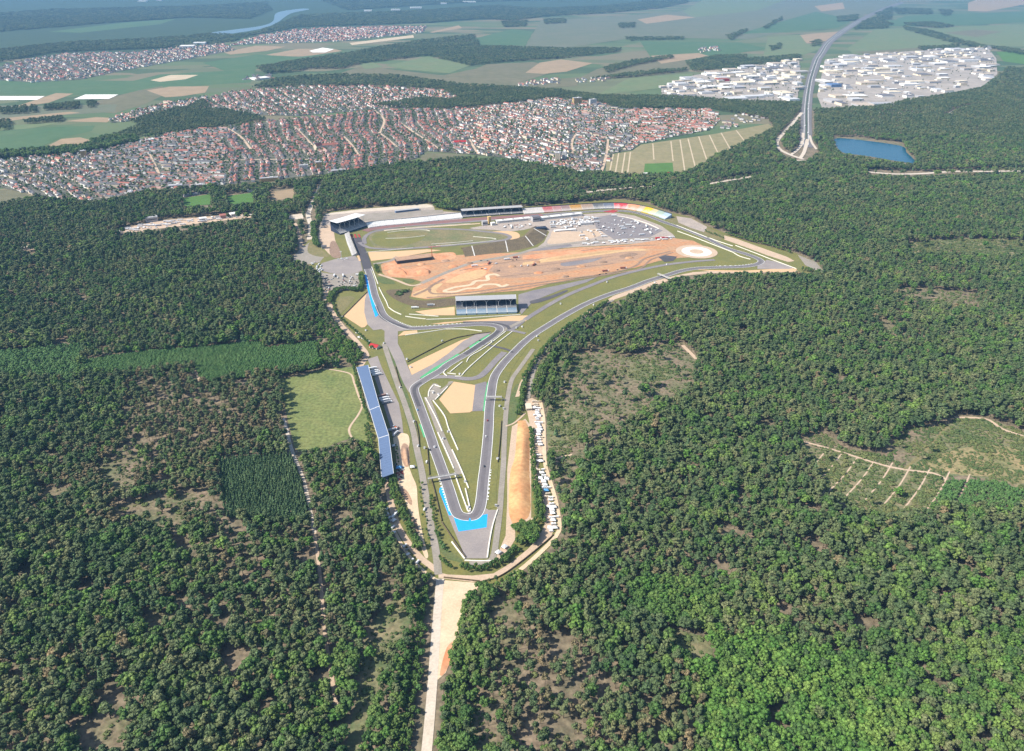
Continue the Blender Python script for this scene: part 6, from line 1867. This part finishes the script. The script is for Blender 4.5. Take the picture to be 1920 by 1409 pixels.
def car_mesh(m):
    mb = MB()
    rounded(mb, -2.2, 2.2, .88, .35, .95, .15, 0)
    vs = [(-1.7, -.8, .95), (1.2, -.8, .95), (1.2, .8, .95), (-1.7, .8, .95), (-1.2, -.65, 1.45), (.45, -.65, 1.45), (.45, .65, 1.45), (-1.2, .65, 1.45)]
    mb.add(vs, [(0, 1, 5, 4), (1, 2, 6, 5), (2, 3, 7, 6), (3, 0, 4, 7)], 1)
    mb.add([(-1.25, -.66, 1.47), (.5, -.66, 1.47), (.5, .66, 1.47), (-1.25, .66, 1.47)], [(0, 1, 2, 3)], 0)
    for x in (-1.35, 1.35):
        for y in (-.8, .8):
            wheel(mb, (x, y, .34), .34, .25, 2)
    return mesh_obj('car', mb.v, mb.f, [m, 'glass_dark', 'rubber'], midx=mb.m, link=False).data
def caravan_mesh(m):
    mb = MB()
    rounded(mb, -3.1, 3.1, 1.2, .5, 2.75, .35, 0)
    for y in (-1.22, 1.22):
        mb.box((-.9, y, 1.45), (1.4, .08, .7), 0, 1)
        mb.box((1.4, y, 1.45), (1.3, .08, .7), 0, 1)
    mb.box((0, 0, 2.75), (.8, .8, .18), 0, 1)
    mb.bar((3.1, 0, .6), (4.3, 0, .55), .14, .12, 2)
    for y in (-1.1, 1.1):
        wheel(mb, (-.2, y, .38), .38, .25, 2)
    return mesh_obj('caravan', mb.v, mb.f, [m, 'glass_dark', 'rubber'], midx=mb.m, link=False).data
def van_mesh(m):
    mb = MB()
    rounded(mb, -2.9, 1.6, 1.0, .5, 2.6, .25, 0)
    vs = [(1.6, -1, .5), (2.9, -1, .5), (2.9, 1, .5), (1.6, 1, .5), (1.6, -.95, 2.3), (2.3, -.95, 1.5), (2.3, .95, 1.5), (1.6, .95, 2.3), (2.9, -1, 1.3), (2.9, 1, 1.3)]
    mb.add(vs, [(0, 1, 8, 5, 4), (1, 2, 9, 8), (3, 7, 6, 9, 2), (5, 8, 9, 6)], 0)
    mb.add([vs[4], vs[5], vs[6], vs[7]], [(0, 1, 2, 3)], 1)
    for x in (-1.8, 1.9):
        for y in (-.95, .95):
            wheel(mb, (x, y, .38), .38, .28, 2)
    return mesh_obj('van', mb.v, mb.f, [m, 'glass_dark', 'rubber'], midx=mb.m, link=False).data
def tent_mesh(m):
    mb = MB()
    x, y = 3.4, 2.8
    mb.add([(-x, -y, 2.3), (x, -y, 2.3), (x, y, 2.3), (-x, y, 2.3), (-1.2, 0, 4.1), (1.2, 0, 4.1)], [(0, 1, 5, 4), (1, 2, 5), (2, 3, 4, 5), (3, 0, 4)], 0)
    for a in (-1, 1):
        for b in (-1, 1):
            mb.bar((a * (x - .1), b * (y - .1), 0), (a * (x - .1), b * (y - .1), 2.35), .12, .12, 1)
    mb.add([(-x, y, 0), (x, y, 0), (x, y, 2.3), (-x, y, 2.3)], [(0, 1, 2, 3)], 0)
    return mesh_obj('tent', mb.v, mb.f, [m, 'grey_metal'], midx=mb.m, link=False).data
def lorry_mesh(m):
    mb = MB()
    rounded(mb, -7.5, 5.0, 1.27, 1.1, 4.0, .12, 0)
    rounded(mb, 5.4, 7.6, 1.22, .7, 3.3, .3, 1)
    mb.box((7.62, 0, 1.9), (.08, 2.1, .9), 0, 2)
    mb.box((0, 0, .7), (14, 1.0, .4), 0, 3)
    for x in (-6, -4.7, 4.2, 6.6):
        for y in (-1.1, 1.1):
            wheel(mb, (x, y, .52), .52, .32, 3)
    return mesh_obj('lorry', mb.v, mb.f, [m, 'white_metal', 'glass_dark', 'rubber'], midx=mb.m, link=False).data
VM = {'car': {c: car_mesh(c) for c in ('white_metal', 'car_silver', 'car_dark', 'car_red', 'cloth_blue')}, 'caravan': {c: caravan_mesh(c) for c in ('white_metal', 'wall_cream')},
      'van': {c: van_mesh(c) for c in ('white_metal', 'car_silver')}, 'tent': {c: tent_mesh(c) for c in ('white_metal', 'cloth_blue')}, 'lorry': {c: lorry_mesh(c) for c in ('white_metal', 'car_silver', 'roof_red')}}
CN = {'white_metal': 'white', 'car_silver': 'silver', 'car_dark': 'black', 'car_red': 'red', 'cloth_blue': 'blue', 'wall_cream': 'cream', 'roof_red': 'dull red'}
def put(kd, col, x, y, rz, where, z=.72, sc=1.0):
    o = bpy.data.objects.new(kd, VM[kd][col])
    o.location = (x, y, z)
    o.rotation_euler = (0, 0, rz)
    o.scale = (sc, sc, sc)
    COL.objects.link(o)
    lb = '%s %s %s' % (CN[col], kd, where)
    return tag(o, lb, kd, lb)
def fill(poly, n, mix, angs, where, gapf=1.0, z=.66):
    W_ = np.array([G(*p) for p in poly])
    lst = []
    size = {'car': 2.3, 'caravan': 3.4, 'van': 3, 'tent': 4.2, 'lorry': 6.2}
    for t in range(n * 14):
        if len(lst) >= n:
            break
        x, y = RNG.uniform(W_[:, 0].min(), W_[:, 0].max()), RNG.uniform(W_[:, 1].min(), W_[:, 1].max())
        a, b = proj(np.array([[x, y, 0.0]]))
        if not pip(a, b, poly)[0]:
            continue
        ks = list(mix)
        pr = np.array([mix[k] for k in ks])
        kd, col = ks[int(RNG.choice(len(ks), p=pr / pr.sum()))]
        r = size[kd] * gapf
        if overlap((x, y), r, lst):
            continue
        lst.append((x, y, r))
        put(kd, col, x, y, angs[int(RNG.integers(len(angs)))] + RNG.normal() * .08, where, z)
W, S, K, R_ = 'white_metal', 'car_silver', 'car_dark', 'car_red'
fill([(1030, 418), (1088, 408), (1112, 406), (1112, 420), (1090, 424), (1075, 430), (1036, 428)], 64, {('lorry', W): 4, ('tent', W): 5, ('van', W): 3, ('car', K): 2, ('lorry', S): 1}, [.1, 1.6], 'packed in the paddock behind the white pit building', .66)
fill([(940, 424), (985, 419), (998, 420), (990, 428), (950, 430)], 16, {('lorry', W): 2, ('tent', W): 3, ('van', W): 3, ('car', K): 2, ('car', R_): 1}, [.1, 1.6], 'standing beside the pit lane by the oval', .8)
fill([(1115, 411), (1150, 405), (1184, 413), (1219, 426), (1240, 433), (1215, 441), (1155, 446), (1122, 428)], 56, {('lorry', W): 4, ('van', W): 4, ('tent', W): 1, ('car', W): 3, ('car', K): 2}, [.1, .3, 1.7], 'on the dark grey paddock asphalt', 1.1)
fill([(1085, 436), (1118, 430), (1140, 444), (1120, 453), (1092, 452)], 18, {('lorry', W): 3, ('tent', W): 2, ('van', W): 2, ('car', K): 2}, [.1, .3], 'on the sandy corner of the paddock', 1.0)
fill([(1095, 458), (1150, 453), (1215, 450), (1260, 446), (1260, 450), (1150, 457), (1096, 462)], 26, {('lorry', W): 3, ('tent', W): 3, ('van', W): 1}, [.1], 'lined up along the paddock edge above the earthworks', .9)
fill([(606, 518), (640, 518), (678, 516), (682, 535), (650, 541), (625, 546), (612, 556), (606, 545)], 62, {('car', W): 3, ('car', S): 3, ('car', K): 3, ('car', R_): 1, ('van', W): 2, ('lorry', W): 1}, [.15, 1.5, 1.7], 'in the gravel car park beside the blue painted run-off', 1.0)
fill([(582, 490), (600, 494), (606, 505), (600, 516), (590, 505)], 14, {('van', W): 3, ('caravan', W): 3, ('car', W): 1}, [.6, 1.2], 'under the forest edge by the lorry park', .85)
fill([(634, 486), (655, 483), (655, 488), (634, 491)], 5, {('car', W): 2, ('van', W): 2}, [.1], 'at the edge of the grey lorry park', 1.0)
# campsite along the outer lane
cl = catmull([G(*p) for p in [(1004, 755), (1008, 780), (1010, 810), (1010, 845), (1010, 862), (1018, 895), (1024, 918), (1032, 940), (1036, 960), (1038, 980), (1034, 998)]], 12)
CP_, CL_ = resample(cl, 46)
for i, p in enumerate(CP_):
    if 19 <= i <= 21 or 25 <= i <= 26:
        continue
    for kk in range(2 if i % 3 == 0 else 1):
        kd, col = [('caravan', W), ('caravan', W), ('tent', W), ('van', W), ('caravan', 'wall_cream'), ('tent', 'cloth_blue' if i in (9, 34) else W)][int(RNG.integers(6))]
        put(kd, col, p.x + RNG.normal() * .6 + (kk * 6 - 3 if i % 3 == 0 else 0), p.y + RNG.normal() * .6, RNG.choice([0.05, .1, 3.1]) + RNG.normal() * .08, 'camping beside the sandy outer lane', .45)
fill([(716, 955), (728, 950), (738, 975), (745, 1000), (735, 1005), (726, 985)], 14, {('caravan', W): 4, ('van', W): 2, ('tent', W): 2}, [.9, 1.3], 'camping under the trees by the forest loop lane', 1.0, .4)
fill([(755, 1020), (775, 1045), (790, 1064), (780, 1066), (762, 1042)], 8, {('caravan', W): 4, ('van', W): 2, ('car', S): 2}, [.9, 1.3], 'parked at the forest edge above the junction', 1.0, .4)
fill([(742, 872), (756, 878), (758, 895), (748, 902)], 11, {('car', R_): 3, ('car', K): 3, ('car', 'cloth_blue'): 1, ('car', S): 2}, [.4, 1.4, 2.4], 'in the cluster behind the blue tent on the sand', .75)
put('tent', 'cloth_blue', *G(748, 880)[:2], .1, 'on the pale sand below the blue roof', .6, 1.2)
put('tent', W, *G(773.5, 878)[:2], .1, 'alone beside the dark shadow on the sand strip', .5)
put('tent', W, *G(739, 838)[:2], .4, 'against the shaded wall of the solar building', .45)
put('lorry', W, *G(741, 968)[:2], 1.15, 'on the forest loop lane by the campers', .45)
put('van', W, *G(796, 957)[:2], 1.4, 'on the verge of the old straight', .5)
put('van', W, *G(800, 868)[:2], 1.5, 'at the fence of the old straight', .5)
put('lorry', W, *G(778, 579)[:2], .12, 'on the apron left of the covered grandstand', .55)
put('lorry', 'car_silver', *G(808, 574)[:2], .12, 'behind the white one on the grandstand apron', .55)
for q, w_ in (((668, 886), 0), ((679, 617), 0), ((672, 628), 0), ((677, 634), 0), ((684, 636), 0)):
    pass
fill([(668, 624), (680, 630), (692, 642), (686, 645), (672, 634)], 6, {('caravan', W): 3, ('van', W): 2}, [-.6], 'behind the hedge near the red-roofed hall', 1.0)
fill([(940, 1018), (950, 1030), (942, 1044), (930, 1048)], 4, {('lorry', W): 1, ('tent', W): 2, ('caravan', W): 1}, [.9], 'at the foot of the sand mound by the hairpin', 1.0)
fill([(1100, 515), (1200, 498), (1205, 502), (1105, 520)], 5, {('car', K): 1, ('lorry', 'roof_red'): 1}, [.2], 'on the dirt track of the earthworks', 1.0, .75)
fill([(870, 490), (1000, 480), (1010, 500), (900, 512)], 14, {('van', W): 2, ('car', K): 2, ('lorry', 'roof_red'): 2, ('lorry', W): 1}, [.2, 1.2], 'scattered on the orange earthworks', 1.2, .72)
ml = [Vector(G(*p)) for p in [(1511, 270), (1512, 240), (1512, 209), (1515, 177), (1521, 145), (1532, 112), (1540, 100), (1553, 80)]]
MP_, ML_ = resample(ml, 60)
for i in range(1, 59, 2):
    d = (MP_[i + 1] - MP_[i - 1]).normalized()
    nrm = Vector((-d.y, d.x, 0))
    sd = 1 if RNG.uniform() < .5 else -1
    kd, col = [('lorry', W), ('car', W), ('car', K), ('car', S), ('lorry', S)][int(RNG.integers(5))]
    q = MP_[i] + nrm * sd * RNG.choice([6, 12]) + d * RNG.uniform(-20, 20)
    put(kd, col, q.x, q.y, math.atan2(d.y, d.x) + (0 if sd < 0 else math.pi), 'driving on the motorway between the industrial halls', 1.5)
# racing cars / test cars on track
for p_, a_, c_ in (((806, 845), 1.9, K), ((911, 820), 1.6, W), ((914, 790), 1.6, R_), ((783, 770), 1.9, 'cloth_blue'), ((908, 876), 1.6, K), ((900, 640), .6, K)):
    put('car', c_, *G(*p_)[:2], a_, 'driving alone on the race track', .72)
# motorway rest area in the forest
sheet('rest_area', [(205, 439), (240, 426), (300, 414), (400, 406), (474, 402), (473, 408), (400, 416), (300, 429), (222, 440)], 'sand_lane', .12)
sheet('rest_area', [(38, 468), (68, 461), (68, 467), (42, 472)], 'sand_lane', .12)
sheet('rest_area', [(541, 404), (568, 401), (569, 410), (543, 413)], 'gravel_road', .12)
sheet('lane', [(549, 416), (557, 420), (566, 445), (570, 466), (562, 469), (558, 442)], 'sand_lane', .12)
fill([(210, 437), (240, 428), (300, 416), (400, 408), (470, 403), (472, 407), (400, 415), (300, 428), (224, 439)], 70, {('lorry', W): 6, ('lorry', S): 1, ('van', W): 2, ('tent', W): 2, ('car', W): 2}, [.18, .3], 'in the long pale lorry row between the dark woods', .72, .32)
line_hall('roadhouse', (274, 418), (297, 415), 22, 12, 'wall_grey', 'hall_grey', 'grey roadhouse block behind the long lorry row', extras=False)
line_hall('roadhouse', (414, 411), (430, 409), 20, 8, 'roof_pink', 'roof_red', 'red roofed hall at the end of the long lorry row', extras=False, win=False)
line_hall('roadhouse', (434, 408), (446, 406), 18, 8, 'hall_white', 'hall_white', 'white hall beside the red roofed hall of the lorry row', extras=False)
line_hall('roadhouse', (374, 415), (388, 413.5), 14, 6, 'hall_white', 'hall_white', 'low white hall in the middle of the long lorry row', extras=False)
line_hall('roadhouse', (45, 470), (62, 466), 14, 6, 'hall_white', 'hall_cream', 'pale hall alone in a forest gap', extras=False)
line_hall('clubhouse', (345, 370), (376, 365), 12, 5, 'wall_grey', 'hall_grey', 'grey clubhouse beside the green sports pitch nearest the houses', extras=False)
line_hall('clubhouse', (464, 361), (476, 360), 14, 6, 'hall_white', 'hall_white', 'white clubhouse beside the sports pitch', extras=False)
line_hall('sports_hall', (561, 359), (584, 354), 22, 8, 'hall_white', 'hall_white', 'white sports hall beside the tan pitch', extras=False)
line_hall('sports_hall', (1204, 329), (1222, 328), 9, 5, 'hall_white', 'hall_white', 'white stand at the pitch in the stubble field', extras=False)
line_hall('sports_hall', (1236, 329), (1258, 327), 9, 5, 'roof_pink', 'car_red', 'red roofed stand at the pitch in the stubble field', extras=False)
line_hall('greenhouse', (264, 269), (294, 263), 30, 6, 'hall_white', 'hall_white', 'long white greenhouse at the field edge of the town', extras=False)
line_hall('greenhouse', (478, 151), (508, 148), 70, 8, 'hall_white', 'hall_white', 'white greenhouse block in the fields beyond the old town', extras=False)

# articulated trucks beside the solar building, with their parts
def truck(px, py, rz, body, label):
    x, y, _ = G(px, py)
    o = empty('truck', (x, y, .4), rz)
    tag(o, label, 'truck')
    t = MB()
    rounded(t, -8.2, 5.2, 1.27, 1.1, 4.0, .12, 0)
    t.build('trailer', body, o)
    c = MB()
    rounded(c, 5.7, 8.1, 1.24, .7, 3.5, .35, 0)
    cb = c.build('cab', 'white_metal', o)
    MB().box((8.13, 0, 2.0), (.08, 2.1, .95)).build('windscreen', 'glass_dark', cb)
    MB().box((0, 0, .65), (15, .9, .4)).build('chassis', 'dark_metal', o)
    for wx in (-6.8, -5.5, -4.2, 4.6, 7.0):
        for wy in (-1.08, 1.08):
            wm = MB()
            wheel(wm, (wx, wy, .52), .52, .32, 0)
            wm.build('wheel', 'rubber', o)
for q in (((698, 693), W, 'white truck nearest the far end of the solar building'), ((701, 698), W, 'second white truck from the far end of the solar building'), ((704, 701), W, 'third white truck in the rank by the solar building'), ((707, 704.5), W, 'last white truck in the rank, over the open tarmac'),
          ((718, 744), 'roof_pink', 'truck with a pink-red box in the second rank by the solar building'), ((720, 749), W, 'white truck between the red and the dark ones of the second rank'), ((723, 753), W, 'pale truck second from the dark one in the rank'), ((726, 757), 'seat_grey', 'dark grey truck closing the second rank')):
    truck(q[0][0], q[0][1], .42, q[1], q[2])
# loading machine in orange
o = empty('loader', G(739, 805, .35), .4)
tag(o, 'bright orange loader among dark machines beside the solar building', 'loader')
MB().box((0, 0, 1.2), (7, 3, 2.2)).build('body', 'orange_paint', o)
MB().box((-1.2, 0, 3.4), (2.2, 2.2, 1.6), top=.85).build('cab', 'glass_dark', o)
MB().bar((3.2, 0, 2.2), (6.5, 0, 1.4), 1.2, .5).build('arm', 'orange_paint', o)
MB().box((7, 0, .6), (1.4, 3.4, 1.3)).build('bucket', 'dark_metal', o)
for wx in (-2.2, 2.2):
    for wy in (-1.6, 1.6):
        wm = MB()
        wheel(wm, (wx, wy, 1.0), 1.0, .7, 0)
        wm.build('wheel', 'rubber', o)
fill([(732, 796), (742, 798), (748, 816), (742, 822), (736, 812)], 6, {('van', S): 2, ('car', K): 3, ('lorry', S): 1}, [.4, 1.2], 'next to the orange loader', .8)

# marshal posts
for n_, p_ in enumerate([(1007, 632), (1009, 640), (750, 728), (770, 690), (776, 792), (840, 811), (831, 824), (946, 718), (937, 763), (944, 768), (933, 862), (930, 950), (822, 741), (812, 738), (862, 703), (922, 642), (968, 616), (979, 614), (1138, 530), (1051, 571), (1113, 573), (1228, 531), (829, 641), (763, 675), (641, 596), (686, 621), (1250, 497), (815, 840), (872, 905), (878, 953), (720, 645), (784, 838), (796, 842)]):
    x, y, _ = G(*p_)
    o = empty('marshal_post', (x, y, .4), RNG.uniform(0, 3))
    MB().box((0, 0, 0), (2.6, 2.2, 2.4)).build('cabin', 'white_metal', o)
    MB().box((0, 0, 2.4), (3.2, 2.8, .2)).build('roof', 'hall_grey', o)
    MB().box((0, -1.12, 1.1), (1.8, .06, .8)).build('window', 'glass_dark', o)
    tag(o, 'small white marshal cabin at the edge of the race track', 'cabin', 'marshal cabins round the track')

# floodlight mast and crane
x, y, _ = G(641, 491)
o = empty('floodlight_mast', (x, y, .4))
MB().bar((0, 0, 0), (0, 0, 24), .7).build('pole', 'concrete_light', o)
MB().box((0, 0, 23.5), (4, .5, 1.6)).build('lamp_frame', 'white_metal', o)
tag(o, 'tall pale floodlight mast beside the drag strip lorry park', 'mast')
x, y, _ = G(810, 482)
o = empty('tower_crane', (x, y, .45), .3)
m_ = MB()
for a in (-1, 1):
    for b in (-1, 1):
        m_.bar((a * .8, b * .8, 0), (a * .8, b * .8, 24), .3)
for k in range(8):
    m_.bar((-.8, -.8, k * 3), (.8, -.8, k * 3 + 3), .2)
    m_.bar((.8, .8, k * 3), (-.8, .8, k * 3 + 3), .2)
m_.build('mast', 'orange_paint', o)
MB().bar((-8, 0, 24.5), (22, 0, 24.5), .9, .9).build('jib', 'orange_paint', o)
MB().box((-7, 0, 22.6), (2.4, 1.6, 1.8)).build('counterweight', 'concrete', o)
MB().box((1.4, 0, 22.4), (1.4, 1.4, 1.8)).build('cab', 'white_metal', o)
tag(o, 'orange tower crane between the half-built hall and the oval', 'crane')

# ================================================================== air
hz = bpy.data.materials.new('air')
hz.use_nodes = True
nt = hz.node_tree
nt.nodes.remove(nt.nodes['Principled BSDF'])
pv = nt.nodes.new('ShaderNodeVolumePrincipled')
pv.inputs['Color'].default_value = (.24, .52, .88, 1)
pv.inputs['Density'].default_value = 3.8e-5
pv.inputs['Anisotropy'].default_value = 0.0
nt.links.new(pv.outputs[0], nt.nodes['Material Output'].inputs['Volume'])
MATS['air'] = hz
hb = MB()
hb.box((0, 14200, -1), (33000, 32600, 636))
tag(hb.build('haze', 'air'), 'thin blue summer haze over the plain', 'haze', kind='stuff')
